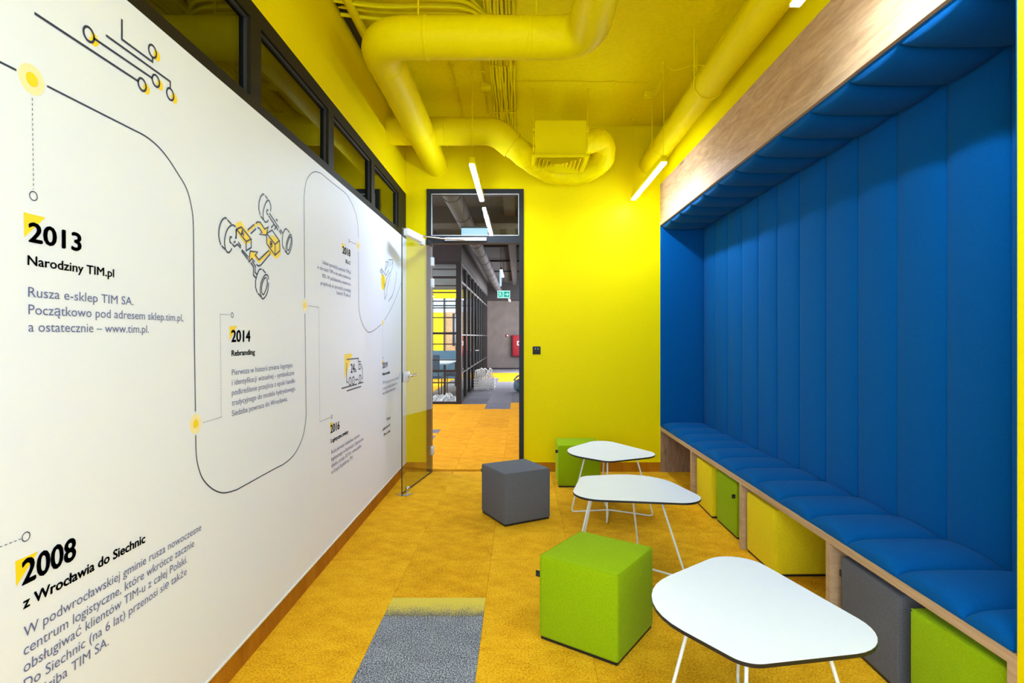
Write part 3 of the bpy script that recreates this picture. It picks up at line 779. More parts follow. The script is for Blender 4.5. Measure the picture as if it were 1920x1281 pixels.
def ring(name, px, py, rpx, w, m='ink'):
    y, z, r = circ(px, py, rpx)
    return flat(name, ribbon([(y + r * math.cos(t), z + r * math.sin(t)) for t in [k * PI / 14 for k in range(28)]], w, True), INK, m)
def text(name, s, left, base, right, cap, m='ink', bold=0, base_px=None):
    """one line of print: left/right pixel of the line, baseline pixel at base_px (default left), cap height in pixels there"""
    y0 = wp(left, 631)[0]; y1 = wp(right, 631)[0]
    bx = left if base_px is None else base_px
    yb, zb = wp(bx, base); ch = cap * yb / 1050
    cu = bpy.data.curves.new(name, 'FONT'); cu.body = s; cu.size = 1; cu.resolution_u = 3
    ob = bpy.data.objects.new(name, cu); COL.objects.link(ob)
    bpy.context.view_layer.update()
    me = bpy.data.meshes.new_from_object(ob.evaluated_get(bpy.context.evaluated_depsgraph_get()))
    bpy.data.objects.remove(ob)
    xs = [v.co.x for v in me.vertices]; x0, x1 = min(xs), max(xs); sx = (y1 - y0) / (x1 - x0); sy = ch / .727
    for v in me.vertices:
        v.co = (INK, y0 + (v.co.x - x0) * sx, zb + v.co.y * sy)
    if bold:                                   # heavier weight: the same outline struck again beside itself
        bm = bmesh.new(); bm.from_mesh(me); e = ch * bold * 1.3; k = e * sx / sy
        base_g = bm.verts[:] + bm.edges[:] + bm.faces[:]
        for dy, dz in ((-k, 0), (k, 0), (0, e * .8), (0, -e * .8), (k * .7, e * .6), (-k * .7, -e * .6)):
            r_ = bmesh.ops.duplicate(bm, geom=base_g)
            for v in r_['geom']:
                if isinstance(v, bmesh.types.BMVert): v.co.y += dy; v.co.z += dz
        bm.to_mesh(me); bm.free()
    me.transform(RM); me.name = name
    me.materials.clear()
    return link(name, me, m, mu)
def tri(*p): return flat('year_accent', [[wp(*q) for q in p]], SUB, 'print_yellow')

# 2013
tri((43.7, 398), (85, 408), (45, 445))
text('year_number', '2013', 53.7, 452.4, 151, 38, bold=.032)
text('heading', 'Narodziny TIM.pl', 51.2, 496.5, 213, 19, bold=.02)
text('text_line', 'Rusza e-sklep TIM SA.', 52, 556.5, 249.8, 20, 'ink_soft')
text('text_line', 'Początkowo pod adresem sklep.tim.pl,', 52.5, 589.5, 343, 20, 'ink_soft')
text('text_line', 'a ostatecznie – www.tim.pl.', 52.5, 622, 278.6, 20, 'ink_soft')
dashed('leader_line', [[(59.5, 184), (62, 355)]], .0018)
ring('leader_ring', 62, 367.5, 8.3, .0022)
# 2008
tri((28, 1053), (71, 1034), (30, 1100))
text('year_number', '2008', 41.3, 1097.3, 140.8, 48, bold=.032)
text('heading', 'z Wrocławia do Siechnic', 43, 1142.5, 271.4, 22, bold=.032)
for s, base, r in (('W podwrocławskiej gminie rusza nowoczesne', 1197, 376.7), ('centrum logistyczne, które wkrótce zacznie', 1230.7, 363.4),
                   ('obsługiwać klientów TIM-u z całej Polski.', 1263, 350.4), ('Do Siechnic (na 6 lat) przenosi się także', 1296, 349.6),
                   ('siedziba TIM SA.', 1329, 203)):
    text('text_line', s, 43.5, base, r, 22, 'ink_soft')
dashed('leader_line', [[(-30, 1037), (38, 1011)]], .0018)
ring('leader_ring', 48, 1006.5, 8.3, .0022)
# 2014
tri((430.2, 611.8), (444.5, 611.2), (430.2, 639))
text('year_number', '2014', 433.6, 641, 468.7, 23, bold=.032)
text('heading', 'Rebranding', 433.9, 667.5, 477.4, 11, bold=.032)
for s, b_, r in (('Pierwsza w historii zmiana logotypu', 703.9, 547.8), ('i identyfikacji wizualnej - symboliczne', 722.8, 551.2),
                 ('podkreślenie przejścia z epoki handlu', 741.8, 552.3), ('tradycyjnego do modelu hybrydowego.', 761, 553.9), ('Siedziba powraca do Wrocławia.', 780.9, 538.5)):
    text('text_line', s, 434.3, b_, r, 11.5, 'ink_soft')
dashed('leader_line', [[(380, 792.8), (414.5, 782.5), (412.4, 589.2), (431, 590.4)]], .0022, .005, .005)
ring('leader_ring', 435, 591, 4.4, .003)
# 2016
tri((618.5, 793), (624.7, 792), (619.2, 808))
text('year_number', '2016', 619.5, 812.7, 636.2, 16, bold=.032)
text('heading', 'Logistyczne zmiany', 620, 830.8, 652.6, 8, bold=.032)
for s, b_, r in (('Rusza pierwsza rozbudowa centrum', 852, 673.9), ('logistycznego w Siechnicach. Operatorem', 865.3, 681),
                 ('obiektu zostaje 3LP SA - nowa spółka', 877.8, 677), ('w Grupie Kapitałowej TIM.', 889.9, 661.1)):
    text('text_line', s, 620.8, b_, r, 8, 'ink_soft')
dashed('leader_line', [[(578.3, 573.3), (597.4, 576.5), (599.5, 791), (619.4, 783)]], .003, .008, .006)
ring('leader_ring', 621.6, 781.7, 3, .004)
# 2018
tri((640.7, 456), (646.7, 458), (640.7, 470))
text('year_number', '2018', 641.9, 474.6, 656.5, 14, bold=.032)
text('heading', '70 x 2', 647.6, 493, 656.2, 7, bold=.032)
for s, l, b_ in (('Udział sprzedaży poprzez TIM.pl', 604.3, 494.5), ('w obrotach TIM-u na stałe przekracza', 594.3, 503.5), ('70%. W październiku miesięczne', 603.4, 520), ('przychody ze sprzedaży przebiją', 600.9, 533.5), ('barierę 70 mln zł.', 631.3, 552)):
    text('text_line', s, l, b_, 657.2, 7.4, 'ink_soft')
strokes('leader_line', [[(655.5, 452.5), (668, 458.6)]], .003, 'ink_soft')
ring('leader_ring', 654.5, 451.8, 2.8, .004)
# 2019
tri((716.6, 676.3), (719.5, 676.3), (716.6, 686))
text('year_number', '2019', 717, 690.8, 726.2, 11, bold=.032)
text('heading', 'Nowa siedziba', 717, 704.3, 731, 5.6, bold=.032)
for s, r, b_ in (('TIM rozpoczyna nowy rozdział', 747.3, 721), ('w nowej, większej siedzibie firmy', 744.8, 731.5), ('oraz przekracza miliard złotych', 741.2, 740.6)):
    text('text_line', s, 717, b_, r, 5.6, 'ink_soft')
for s, l, b_ in (('Poznaj', 725, 789), ('pełną historię', 717.5, 808), ('TIM-u online', 719, 819)):
    text('text_line', s, l, b_, 731.5, 5.6, 'ink', .006)
strokes('leader_line', [[(717.3, 612), (717.6, 668)]], .0025, 'ink_soft')
ring('leader_ring', 717.6, 671.5, 2, .004)
# timeline
TLW = .005
for seg in [[(-40, 97), (30, 131.5)],
                     [(87.5, 161.3), (250, 243.8)] + spline([(250, 243.8), (273, 256), (295, 273.8), (313, 295), (329.6, 320), (349.8, 355), (359.8, 395), (362.3, 425)])[1:] + [(364, 640), (366, 772)],
                     [(366.5, 816), (367, 845)] + spline([(367, 845), (368.6, 862), (372.6, 880), (381, 900), (398.8, 917.6), (419, 924.4), (442.6, 919)])[1:] + spline([(442.6, 919), (513, 880), (533, 869.3), (551.7, 852), (566.3, 822.8), (572.5, 793.6), (573.8, 772.4)])[1:] + [(571.4, 588)],
                     [(571.4, 558.6), (569.9, 370)] + spline([(569.9, 370), (573.4, 342.5), (581, 327.5), (591, 322), (602.3, 325.7)])[1:] + spline([(602.3, 325.7), (624.8, 344.5), (646, 361.2), (656, 375), (665.3, 396.2), (670.6, 420), (671.5, 447.4)])[1:],
                     [(671.6, 471), (672.4, 560)] + spline([(672.4, 560), (672.8, 578), (675, 593.5), (680, 609), (687, 620), (693, 623), (702.5, 618.4), (714.5, 608.5)])[1:],
                     spline([(720.6, 601.2), (736.9, 571), (750.6, 535), (755.8, 516), (759.5, 500)])]: strokes('timeline', [seg], TLW)
for px, py, ro, ri in ((59, 149, 28, 13), (366.5, 795, 18.5, 8), (571.4, 572.7, 11.5, 5), (671.6, 460.7, 8.5, 4), (717.5, 605.5, 6.5, 3)):
    disc('marker_halo', px, py, ro, 'print_pale'); disc('marker_dot', px, py, ri, 'print_yellow', INK)
# circuit drawing
CW = .0068
for px, py, r in ((166, 64.5, 13), (266, 158.7, 11), (291.7, 151.7, 10.5), (318.7, 176.7, 10.5), (285.5, 96.2, 11)):
    k = r / 11
    disc('node_shadow', px + 8 * k, py + 8 * k, r - 1, 'print_yellow')
    disc('node_fill', px - 2 * k, py - 3 * k, r * .66, 'white_print', XM + .0009)
    ring('node_ring', px, py, r, CW)
strokes('circuit_line', [[(63.7, 24.5), (259.5, 153)], [(174, 71), (285.5, 147)], [(198, 66.2), (318.7, 153), (318.7, 166)], [(228, 36), (228, 73.7), (285.5, 116.2), (285.6, 107.5)]], CW)
# chassis drawing
def Z(sc, ox, oy, L_): return [[(ox + a / sc, oy + b / sc) for a, b in l] for l in L_]
zc = lambda L_: Z(5.825, 400, 350, L_)
flat('drawing_fill', [[wp(*p) for p in l] for l in zc([
    [(245, 400), (300, 375), (412, 560), (412, 605), (350, 635), (250, 490)],
    [(372, 470), (480, 385), (520, 400), (575, 470), (592, 455), (580, 525), (540, 522), (525, 470), (500, 422), (480, 420), (385, 505)],
    [(590, 560), (650, 530), (690, 560), (730, 620), (735, 740), (685, 795), (620, 730), (583, 625)],
    [(398, 705), (470, 730), (495, 795), (605, 690), (628, 722), (500, 840), (450, 775), (395, 800)]])], SUB, 'print_yellow')
ch = [[(145, 350), (125, 342), (95, 365), (70, 420), (58, 490), (60, 560), (80, 635)], [(88, 645), (125, 685)], [(150, 360), (195, 410)],
      [(240, 440), (215, 420), (185, 430), (150, 470), (128, 540), (120, 610), (130, 680), (150, 715), (175, 715), (200, 675)], [(245, 470), (248, 530), (240, 570)],
      [(200, 555), (185, 548), (177, 575), (180, 605), (197, 622)], [(205, 625), (228, 655), (260, 630), (298, 672)], [(240, 597), (220, 615)], [(268, 605), (300, 650)],
      [(310, 688), (380, 770)], [(305, 700), (375, 795)], [(250, 465), (305, 443), (410, 572), (357, 600), (250, 465)], [(357, 600), (357, 700), (412, 665), (412, 572)], [(248, 465), (248, 570)],
      [(300, 530), (315, 475), (332, 540)], [(305, 512), (325, 517)], [(372, 475), (445, 412)], [(460, 402), (480, 385), (510, 390), (560, 465), (598, 440), (583, 500)],
      [(405, 515), (465, 460)], [(480, 448), (500, 455), (530, 500), (505, 522), (575, 530)],
      [(580, 510), (640, 475), (720, 590), (672, 630), (580, 510)], [(672, 630), (672, 750), (725, 700), (722, 590)], [(580, 510), (583, 625), (672, 750)],
      [(620, 600), (622, 655), (638, 652), (638, 632), (622, 628), (636, 625), (636, 605), (620, 600)],
      [(385, 825), (400, 705), (480, 715), (455, 750), (497, 800), (603, 698)], [(468, 850), (490, 868), (515, 860), (620, 735)], [(385, 825), (420, 785), (450, 825)],
      [(420, 815), (458, 870), (453, 935), (478, 965)], [(405, 830), (440, 880), (435, 965), (465, 1000)],
      [(525, 900), (500, 905), (475, 960), (460, 1030), (460, 1100), (478, 1160)], [(485, 1165), (520, 1205)], [(535, 905), (570, 945)],
      [(600, 1015), (595, 975), (570, 962), (545, 990), (520, 1050), (510, 1120), (515, 1180), (535, 1225), (560, 1210), (590, 1150), (603, 1050)],
      [(580, 1000), (560, 998), (535, 1050), (525, 1110), (528, 1160), (545, 1180), (570, 1130), (588, 1060), (585, 1010)],
      [(555, 90), (540, 80), (515, 110), (497, 170), (495, 240), (510, 310)], [(515, 325), (545, 360)], [(565, 98), (592, 135)],
      [(622, 270), (627, 215), (610, 160), (595, 150), (570, 180), (548, 250), (542, 310), (548, 360), (565, 388), (590, 380), (598, 360)],
      [(598, 262), (588, 252), (580, 275), (585, 298), (598, 305)], [(610, 290), (715, 450)], [(600, 315), (705, 475)], [(680, 370), (690, 358), (700, 380)], [(628, 450), (660, 415)], [(665, 470), (690, 430)],
      [(718, 480), (742, 520)], [(728, 468), (755, 505)],
      [(800, 460), (780, 465), (758, 510), (750, 580), (755, 650), (775, 690)], [(778, 698), (800, 725)], [(805, 465), (832, 505)],
      [(850, 530), (840, 522), (815, 560), (795, 630), (793, 700), (812, 738), (835, 710), (855, 640), (858, 570), (850, 530)],
      [(840, 545), (820, 580), (805, 640), (808, 690), (825, 690), (845, 620), (848, 560), (840, 545)]]
strokes('chassis_drawing', [spline(l, 3) if len(l) > 6 and l[0] not in ((385, 825), (620, 600)) else l for l in zc(ch)], .0075)
# truck drawing
zt_ = lambda L_: Z(15.07, 630, 655, L_)
flat('drawing_fill', [[wp(*p) for p in l] for l in zt_([[(240, 140), (465, 120), (250, 860)]])], SUB, 'print_yellow')
strokes('truck_drawing', zt_([[(298, 290), (630, 255), (630, 355), (698, 350)], [(295, 380), (298, 930), (325, 930)], [(635, 425), (685, 415), (685, 555), (640, 565), (640, 425)], [(715, 410), (720, 480), (748, 560), (745, 820), (730, 825)],
      [(540, 870), (620, 850)], [(152, 1110), (590, 985)], [(620, 975), (768, 932)], [(300, 1180), (705, 1050)]]), .009)
for a, b, ry in ((395, 905, 105), (485, 885, 105), (675, 835, 105)):
    ring('truck_wheel', 630 + a / 15.07, 655 + b / 15.07, ry / 15.07, .009)
    disc('wheel_hub', 630 + a / 15.07, 655 + b / 15.07, 1, 'ink', INK)
text('text_line', '24', 630 + 412 / 15.07, 655 + 672 / 15.07, 630 + 520 / 15.07, 18, 'ink', .01)
text('text_line', 'h', 630 + 532 / 15.07, 655 + 655 / 15.07, 630 + 570 / 15.07, 9, 'ink', .01)
# hand drawing
zh = lambda L_: Z(10.68, 700, 455, L_)
flat('drawing_fill', [[wp(*p) for p in l] for l in zh([[(160, 650), (205, 640), (235, 700), (240, 800), (220, 940), (190, 950), (160, 880), (150, 760)]])], SUB, 'print_yellow')
strokes('hand_drawing', zh([[(132, 575), (160, 520), (205, 590), (235, 650)], [(132, 575), (190, 650)], [(150, 545), (190, 610)], [(235, 540), (250, 390), (270, 375), (290, 400), (270, 480), (230, 560), (245, 665)],
      [(300, 500), (305, 350), (325, 335), (350, 350), (375, 335), (392, 360), (385, 480), (350, 590)], [(345, 360), (325, 490)], [(385, 380), (360, 465)], [(250, 665), (305, 545)],
      [(345, 590), (310, 630), (265, 730), (235, 850), (215, 960), (225, 1140), (265, 1030), (270, 930), (300, 800), (340, 640)], [(190, 650), (200, 760), (215, 890), (240, 800)],
      [(463, 580), (455, 720), (425, 900), (380, 1060), (300, 1175)]]), .007)

# ---------------------------------------------------------------- corridor beyond the door
struct(B('ceiling_corridor', 'dark_ceiling', None, -6, 1.6, YW + .1, 24.2, ZC, ZC + .1), 'dark grey exposed corridor ceiling')
fw = B('wall_far', 'grey_wall', None, -6, 1.6, 24.0, 24.1, 0, ZC); struct(fw, 'textured grey wall at the end of the corridor')
struct(B('baseboard_far', 'dark_frame', None, -1.6, 1.6, 23.97, 24.0, 0, .05), 'dark skirting at the end of the corridor')
struct(B('wall_corridor_right', 'white_wall', None, 1.5, 1.6, YW + .1, 24.0, 0, ZC), 'right wall of the corridor')
struct(B('wall_corridor_left', 'white_wall', None, -6.1, -6.0, YW + .1, 24.2, 0, ZC), 'left wall of the open office')
struct(B('wall_corridor_front', 'white_wall', None, -6, XL - .13, YW + .06, YW + .12, 0, ZC), 'office side of the wall beside the room')
bm_ = thing('ceiling_beam', 'dark beam across the end of the corridor', 'beam', (0, 23, 2.9)); B('beam', 'dark_ceiling', bm_, -1.5, 1.4, 22.6, 23.9, 2.92, ZC - .001, matrix=rel(bm_))
bm2 = thing('ceiling_beam', 'dark deep beam across the office ceiling near the door', 'beam', (0, 9.5, 3.3)); B('beam', 'mid_grey', bm2, -5.9, 1.4, 9.4, 9.9, 3.30, ZC - .001, matrix=rel(bm2))
# spiral duct
sd = thing('air_duct', 'long grey spiral duct under the corridor ceiling', 'duct', (-.82, 12, 3.17)); R = rel(sd)
MB().tube([(-.84, YW + .13, 3.17), (-.80, 22.3, 3.17)], .12, 24).build('duct_pipe', 'mid_grey', sd, smooth=True, matrix=R)
for k in range(12):
    y = 6.9 + k * 1.2; MB().tube([(-.84 + (y - 6) * .0024, y - .02, 3.17), (-.84 + (y - 6) * .0024, y + .02, 3.17)], .126, 24).build('joint_band', 'dark_ceiling', sd, smooth=True, matrix=R)
for i, (x, w_, z, lb) in enumerate(((-.16, .09, 3.42, 'dark cable tray along the corridor ceiling, nearer the door side'), (.16, .14, 3.3, 'wide grey cable tray along the corridor ceiling on the right'))):
    ct = thing('cable_tray', lb, 'cable tray', (x, 12, z)); R = rel(ct)
    B('tray_base', 'mid_grey', ct, x - w_, x + w_, 6.2, 22, z, z + .008, matrix=R)
    for s in (-1, 1): B('tray_side', 'dark_ceiling', ct, x + s * w_ - .004, x + s * w_ + .004, 6.2, 22, z, z + .06, matrix=R)
for k, y in enumerate((8.0, 10.6, 13.2, 15.8, 18.4)):
    pp = thing('sprinkler_pipe', ['dark pipe crossing the corridor ceiling, nearest', 'dark pipe crossing the corridor ceiling, second', 'dark pipe crossing the corridor ceiling, third', 'dark pipe crossing the corridor ceiling, fourth', 'dark pipe crossing the corridor ceiling, farthest'][k], 'pipe', (0, y, 3.4))
    MB().tube([(-1.15, y, 3.53), (1.4, y, 3.53)], .03, 10).build('pipe', 'mid_grey', pp, smooth=True, matrix=rel(pp))
def clamp_lamp(x, y0, y1, z, label, m='corridor_diffuser', zc=ZC):
    t = thing('pendant_lamp', label, 'lamp', (x, (y0 + y1) / 2, z), 0, 'linear lamps in the corridor and office'); l = (y1 - y0) / 2
    B('housing', 'dark_frame', t, -.022, .022, -l, l, .008, .062)
    B('diffuser', m, t, -.0205, .0205, -l, l, -.008, .008)
    for s in (-1, 1): MB().tube([(0, s * (l - .03), .06), (0, s * (l - .03), zc - z)], .002, 5).build('cable', 'dark_frame', t)
clamp_lamp(-.381, 6.38, 7.62, 2.774, 'lit linear lamp just outside the door, seen through the transom')
clamp_lamp(-.381, 11.6, 12.9, 2.774, 'lit linear lamp further down the corridor')
clamp_lamp(-.381, 20.6, 21.9, 2.774, 'lit linear lamp near the far grey wall')
clamp_lamp(-3.0, 8, 9.3, 2.774, 'lit linear lamp over the open office on the left')
clamp_lamp(-2.2, 12.6, 13.9, 2.60, 'lit linear lamp inside the glazed room, front', zc=2.95)
clamp_lamp(-2.6, 15.5, 16.8, 2.60, 'lit linear lamp inside the glazed room, rear', zc=2.95)
# glazed partition
gp = thing('glass_partition', 'black framed grid of office glazing beside the corridor', 'partition', (-1.2, 11.57, 0)); R = rel(gp)
PX, PY, PZ = -1.2, 11.57, 2.95
B('corner_post', 'dark_frame', gp, PX - .11, PX, PY, PY + .11, 0, PZ, matrix=R)
for z in (0, .43, .66, .90, 1.23, 1.44, 1.78, 1.98, 2.12, 2.30, 2.44, 2.60, 2.78):
    t = .03 if z in (.66, 1.44, 2.60, 0) else .014
    B('rail', 'dark_frame', gp, PX - 2.8, PX - .11, PY + .02, PY + .07, z, z + t * 1.6, matrix=R)
B('rail', 'dark_frame', gp, PX - 2.8, PX - .11, PY + .01, PY + .09, PZ - .06, PZ, matrix=R)
for x in (-.62, -1.2, -1.9, -2.7): B('mullion', 'dark_frame', gp, PX + x - .02, PX + x + .02, PY + .02, PY + .08, 0, PZ - .06, matrix=R)
B('pane', 'partition_glass', gp, PX - 2.8, PX - .11, PY + .04, PY + .046, .05, PZ - .06, matrix=R)
for z in (0, .62, 1.42, 2.52, PZ - .05):
    B('rail', 'dark_frame', gp, PX - .07, PX - .01, PY + .11, 21.0, z, z + (.05 if z not in (.62, 1.42) else .025), matrix=R)
for k in range(9):
    y = PY + 1.15 + k * 1.02; B('mullion', 'dark_frame', gp, PX - .07, PX, y - .02, y + .02, .05, PZ - .05, matrix=R)
B('pane', 'partition_glass', gp, PX - .044, PX - .036, PY + .11, 21.0, .05, PZ - .05, matrix=R)
hp = MB().tube(bend([(PX, 15.2, 1.02), (PX + .07, 15.2, 1.02), (PX + .07, 15.42, 1.02)], .02), .012, 8); hp.build('door_handle', 'white_metal', gp, smooth=True, matrix=R)
# above the glazed room
bh = thing('bulkhead', 'dark bulkhead above the glazed room', 'bulkhead', (-2.6, 16, 3)); B('bulkhead_face', 'dark_ceiling', bh, -4.0, PX, PY, 21.0, PZ + .001, ZC - .001, matrix=rel(bh))
# glazed room contents
rb = thing('room_partition', 'rear wall of the glazed room with a pale window band above yellow and wood panels', 'wall panel', (-2.6, 18.6, 0)); R = rel(rb)
B('yellow_band', 'yellow_paint', rb, -4.0, PX - .08, 18.6, 18.7, 2.66, PZ, matrix=R)
B('frosted_pane', 'frosted', rb, -4.0, PX - .08, 18.6, 18.68, 2.20, 2.66, matrix=R)
B('yellow_panel', 'yellow_paint', rb, -4.0, -2.5, 18.6, 18.7, .93, 2.20, matrix=R)
B('wood_panel', 'oak', rb, -2.5, PX - .08, 18.6, 18.7, .93, 2.20, matrix=R)
B('lower_panel', 'navy_seat', rb, -4.0, PX - .08, 18.6, 18.7, 0, .93, matrix=R)
for x in (-3.4, -2.9, -2.5, -2.1, -1.7): B('window_bar', 'dark_frame', rb, x - .02, x + .02, 18.56, 18.6, .93, 2.66, matrix=R)
B('window_bar', 'dark_frame', rb, -4.0, PX - .08, 18.56, 18.6, 2.40, 2.44, matrix=R)
struct(B('wall_glazed_room', 'white_wall', None, -4.1, -4.0, PY, 21, 0, PZ), 'side wall of the glazed room')
sc_ = thing('wall_screen', 'dark screen seen edge-on inside the glazed room', 'screen', (-1.55, 15, 1.7)); R = rel(sc_)
B('screen_body', 'black', sc_, -1.75, -1.69, 14.6, 15.7, 1.15, 2.0, bevel=.01, matrix=R); B('screen_face', 'bag', sc_, -1.755, -1.75, 14.63, 15.67, 1.18, 1.97, matrix=R)
mt_ = thing('meeting_table', 'dark meeting table inside the glazed room', 'table', (-2.3, 14.6, 0)); R = rel(mt_)
B('table_top', 'frosted', mt_, -2.9, -1.7, 13.4, 15.9, .72, .75, bevel=.006, matrix=R)
for x in (-2.8, -1.8):
    for y in (13.5, 15.8): B('leg', 'dark_frame', mt_, x - .025, x + .025, y - .025, y + .025, 0, .72, matrix=R)
def office_chair(x, y, rz, label):
    t = thing('office_chair', label, 'chair', (x, y, 0), rz, 'blue chairs in the glazed room')
    B('seat', 'navy_seat', t, -.24, .24, -.24, .24, .43, .50, bevel=.025, seg=3)
    B('backrest', 'navy_seat', t, -.23, .23, .20, .25, .58, .98, bevel=.02, seg=3)
    for s in (-1, 1):
        MB().tube(bend([(s * .21, -.2, 0), (s * .22, -.2, .43)], .01), .012, 8).build('leg', 'dark_frame', t, smooth=True)
        MB().tube(bend([(s * .21, .22, 0), (s * .20, .22, .5), (s * .2, .24, .75)], .05), .012, 8).build('leg', 'dark_frame', t, smooth=True)
    return t
office_chair(-2.05, 13.0, PI, 'blue chair with its back to the glass, left in the glazed room')
office_chair(-1.62, 13.9, -PI / 2, 'blue chair at the right side of the meeting table')
office_chair(-2.75, 13.0, PI, 'blue chair at the left end of the meeting table')
# plastic sheeting
def crumple(name, label, x0, x1, y0, y1, h, seed):
    r = random.Random(seed); nx, ny = 16, 10; vs = []; fs = []
    for j in range(ny + 1):
        for i in range(nx + 1):
            u, v = i / nx, j / ny; e = min(1, 5 * min(u, 1 - u, v, 1 - v))
            vs.append((x0 + (x1 - x0) * (u + r.uniform(-.02, .02)), y0 + (y1 - y0) * (v + r.uniform(-.03, .03)), .004 + e * h * (.25 + .75 * r.random()) * (.3 + .7 * u)))
    for j in range(ny):
        for i in range(nx): a = j * (nx + 1) + i; fs.append((a, a + 1, a + nx + 2, a + nx + 1))
    o = MB().add(vs, fs).build(name, 'plastic_sheet', None)
    return tag(o, label, 'plastic sheet')
crumple('plastic_sheet', 'crumpled clear plastic sheet on the floor just inside the glazed room', -2.1, -1.33, 11.8, 12.6, .22, 5)
# stack of white table frames
st = thing('frame_stack', 'stack of white wire furniture frames on the corridor floor', 'furniture frames', (-.98, 14.9, 0)); R = rel(st)
rs = random.Random(5)
for k in range(9):
    x = -1.14 + k * .045; hh = .42 + rs.uniform(0, .16)
    MB().tube(bend([(x - .03, 14.6, .012), (x, 14.62, hh), (x + .04, 15.0, hh * .9), (x + .05, 15.2, .012)], .05), .014, 8).build('wire_frame', 'white_metal', st, smooth=True, matrix=R)
for k in range(4):
    z = .06 + k * .07; MB().tube(bend([(-1.2, 14.6, z), (-.66, 14.62, z), (-.66, 15.2, z), (-1.1, 15.2, z)], .05), .012, 8).build('cross_wire', 'white_metal', st, smooth=True, matrix=R)
MB().tube(bend([(-.84, 14.58, .012), (-.84, 14.58, .36), (-.66, 14.58, .36), (-.66, 14.58, .012)], .04), .011, 8).build('wire_frame', 'white_metal', st, smooth=True, matrix=R)
# bag on the right
bg = thing('duffel_bag', 'blue grey soft bag on the corridor floor at the right jamb', 'bag', (.13, 14.2, 0)); R = rel(bg)
MB().tube([(-.12, 14.05, .17), (-.10, 14.06, .17), (0, 14.1, .17), (.2, 14.15, .17), (.40, 14.2, .17), (.44, 14.2, .17)], [.02, .13, .168, .17, .14, .02], 18, wob=wobf(.03, 9)).build('bag_body', 'bag', bg, smooth=True, matrix=R)
MB().tube(bend([(-.14, 14.0, .30), (-.05, 13.98, .42), (.2, 14.0, .42), (.3, 14.05, .30)], .06), .02, 8).build('carry_strap', 'bag', bg, smooth=True, matrix=R)
# fire cabinet, alarm, exit signs
fc = thing('fire_cabinet', 'red fire hose cabinet on the far grey wall', 'fire cabinet', (0, 23.9, 1)); R = rel(fc)
B('cabinet_body', 'red', fc, -.30, .42, 23.80, 24.0, .56, 1.45, bevel=.01, matrix=R)
B('door_panel', 'red', fc, -.27, .39, 23.785, 23.80, .59, 1.42, bevel=.005, matrix=R)
B('pictogram', 'white_metal', fc, -.10, .06, 23.78, 23.785, 1.02, 1.2, matrix=R)
B('pictogram_flame', 'red', fc, -.06, .02, 23.776, 23.78, 1.05, 1.16, matrix=R)
fa = thing('fire_alarm', 'small red manual call point on the far grey wall', 'fire alarm', (-.51, 23.97, 1.43)); R = rel(fa)
B('call_point', 'red', fa, -.57, -.46, 23.95, 24.0, 1.38, 1.49, bevel=.008, matrix=R); B('press_plate', 'white_metal', fa, -.54, -.49, 23.94, 23.95, 1.41, 1.46, matrix=R)
ex_ = thing('exit_sign', 'lit green emergency exit sign with running figure and arrow', 'exit sign', (-.45, 16, 2.62)); R = rel(ex_)
B('sign_body', 'sign_white', ex_, -.63, -.27, 16.0, 16.03, 2.50, 2.71, matrix=R)
B('pictogram_field', 'sign_green', ex_, -.61, -.46, 15.992, 16.0, 2.525, 2.685, matrix=R)
B('pictogram_field', 'sign_green', ex_, -.445, -.29, 15.992, 16.0, 2.525, 2.685, matrix=R)
def strip(pts, w, m, par, y, R):
    q = ribbon(pts, w); mb = MB()
    for p in q: mb.add([(a, y, b) for a, b in p] + [(a, y - .003, b) for a, b in p], [(0, 1, 2, 3), (7, 6, 5, 4), (0, 1, 5, 4), (1, 2, 6, 5), (2, 3, 7, 6), (3, 0, 4, 7)])
    return mb.build('pictogram', m, par, matrix=R)
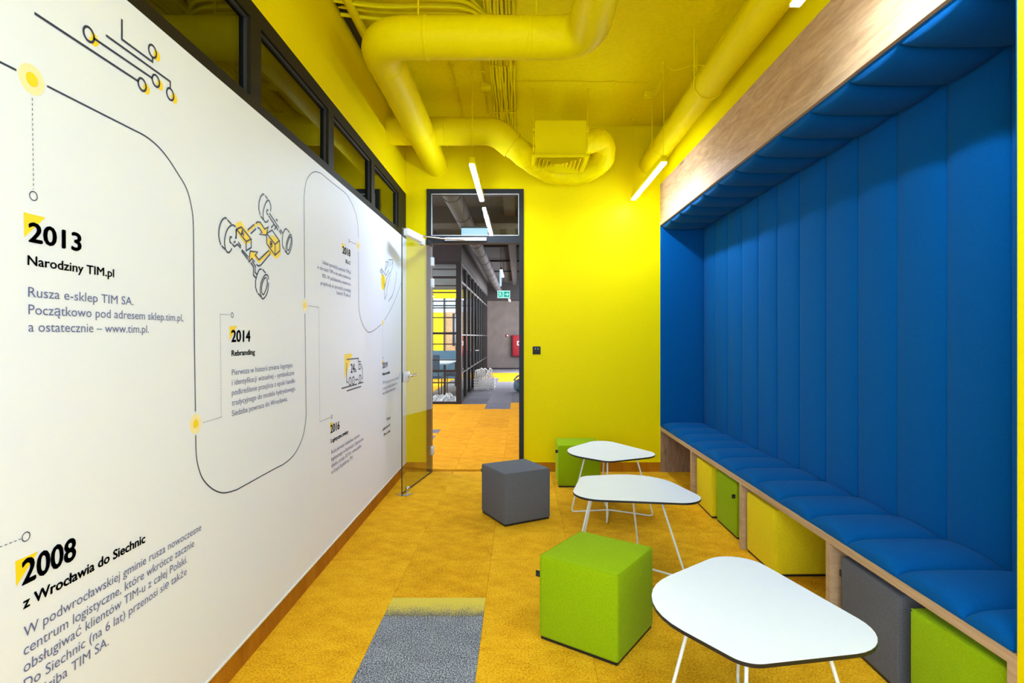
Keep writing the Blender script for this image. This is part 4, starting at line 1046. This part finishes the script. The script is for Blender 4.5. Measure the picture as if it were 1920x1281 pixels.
strip([(-.42, 2.605), (-.32, 2.605)], .02, 'sign_white', ex_, 15.992, R); strip([(-.36, 2.65), (-.315, 2.605), (-.36, 2.56)], .02, 'sign_white', ex_, 15.991, R)
strip([(-.475, 2.53), (-.475, 2.68), (-.53, 2.68)], .012, 'sign_white', ex_, 15.992, R)
strip([(-.59, 2.545), (-.565, 2.575), (-.545, 2.60), (-.555, 2.64), (-.585, 2.635), (-.595, 2.61)], .018, 'sign_white', ex_, 15.991, R)
strip([(-.545, 2.60), (-.525, 2.57), (-.515, 2.54)], .016, 'sign_white', ex_, 15.992, R); strip([(-.555, 2.638), (-.53, 2.615), (-.51, 2.62)], .013, 'sign_white', ex_, 15.991, R)
strip([(-.555, 2.658), (-.535, 2.658)], .02, 'sign_white', ex_, 15.992, R)
MB().tube([(-.45, 16.015, 2.71), (-.45, 16.015, ZC)], .008, 6).build('hanger', 'dark_frame', ex_, matrix=R)
es = thing('exit_sign', 'pale blue glowing back of a sign hanging outside the transom', 'exit sign', (-.58, 6.2, 2.8)); R = rel(es)
yy = 6.2; B('sign_body', 'sign_blue', es, -.643, -.352, yy, yy + .025, 2.495, 2.60, matrix=R)
B('mounting_rail', 'dark_frame', es, -.648, -.347, yy - .005, yy + .03, 2.60, 2.618, matrix=R)
for x in (-.62, -.38): MB().tube([(x, yy + .01, 2.61), (x, yy + .01, ZC)], .003, 5).build('hanger', 'mid_grey', es, matrix=R)
es2 = thing('exit_sign', 'narrow blue glowing sign seen edge-on below the corridor lamp', 'exit sign', (-.38, 11.3, 2.6)); R = rel(es2)
B('sign_body', 'sign_blue', es2, -.395, -.365, 11.1, 11.4, 2.42, 2.72, matrix=R)
MB().tube([(-.38, 11.25, 2.72), (-.38, 11.25, ZC)], .004, 5).build('hanger', 'dark_frame', es2, matrix=R)

# ---------------------------------------------------------------- finishing
for o in list(bpy.data.objects):
    if o.parent is not None:
        o.matrix_parent_inverse = Matrix.Identity(4) if 'channel_pad' not in o.name else o.matrix_parent_inverse
bpy.context.view_layer.update()
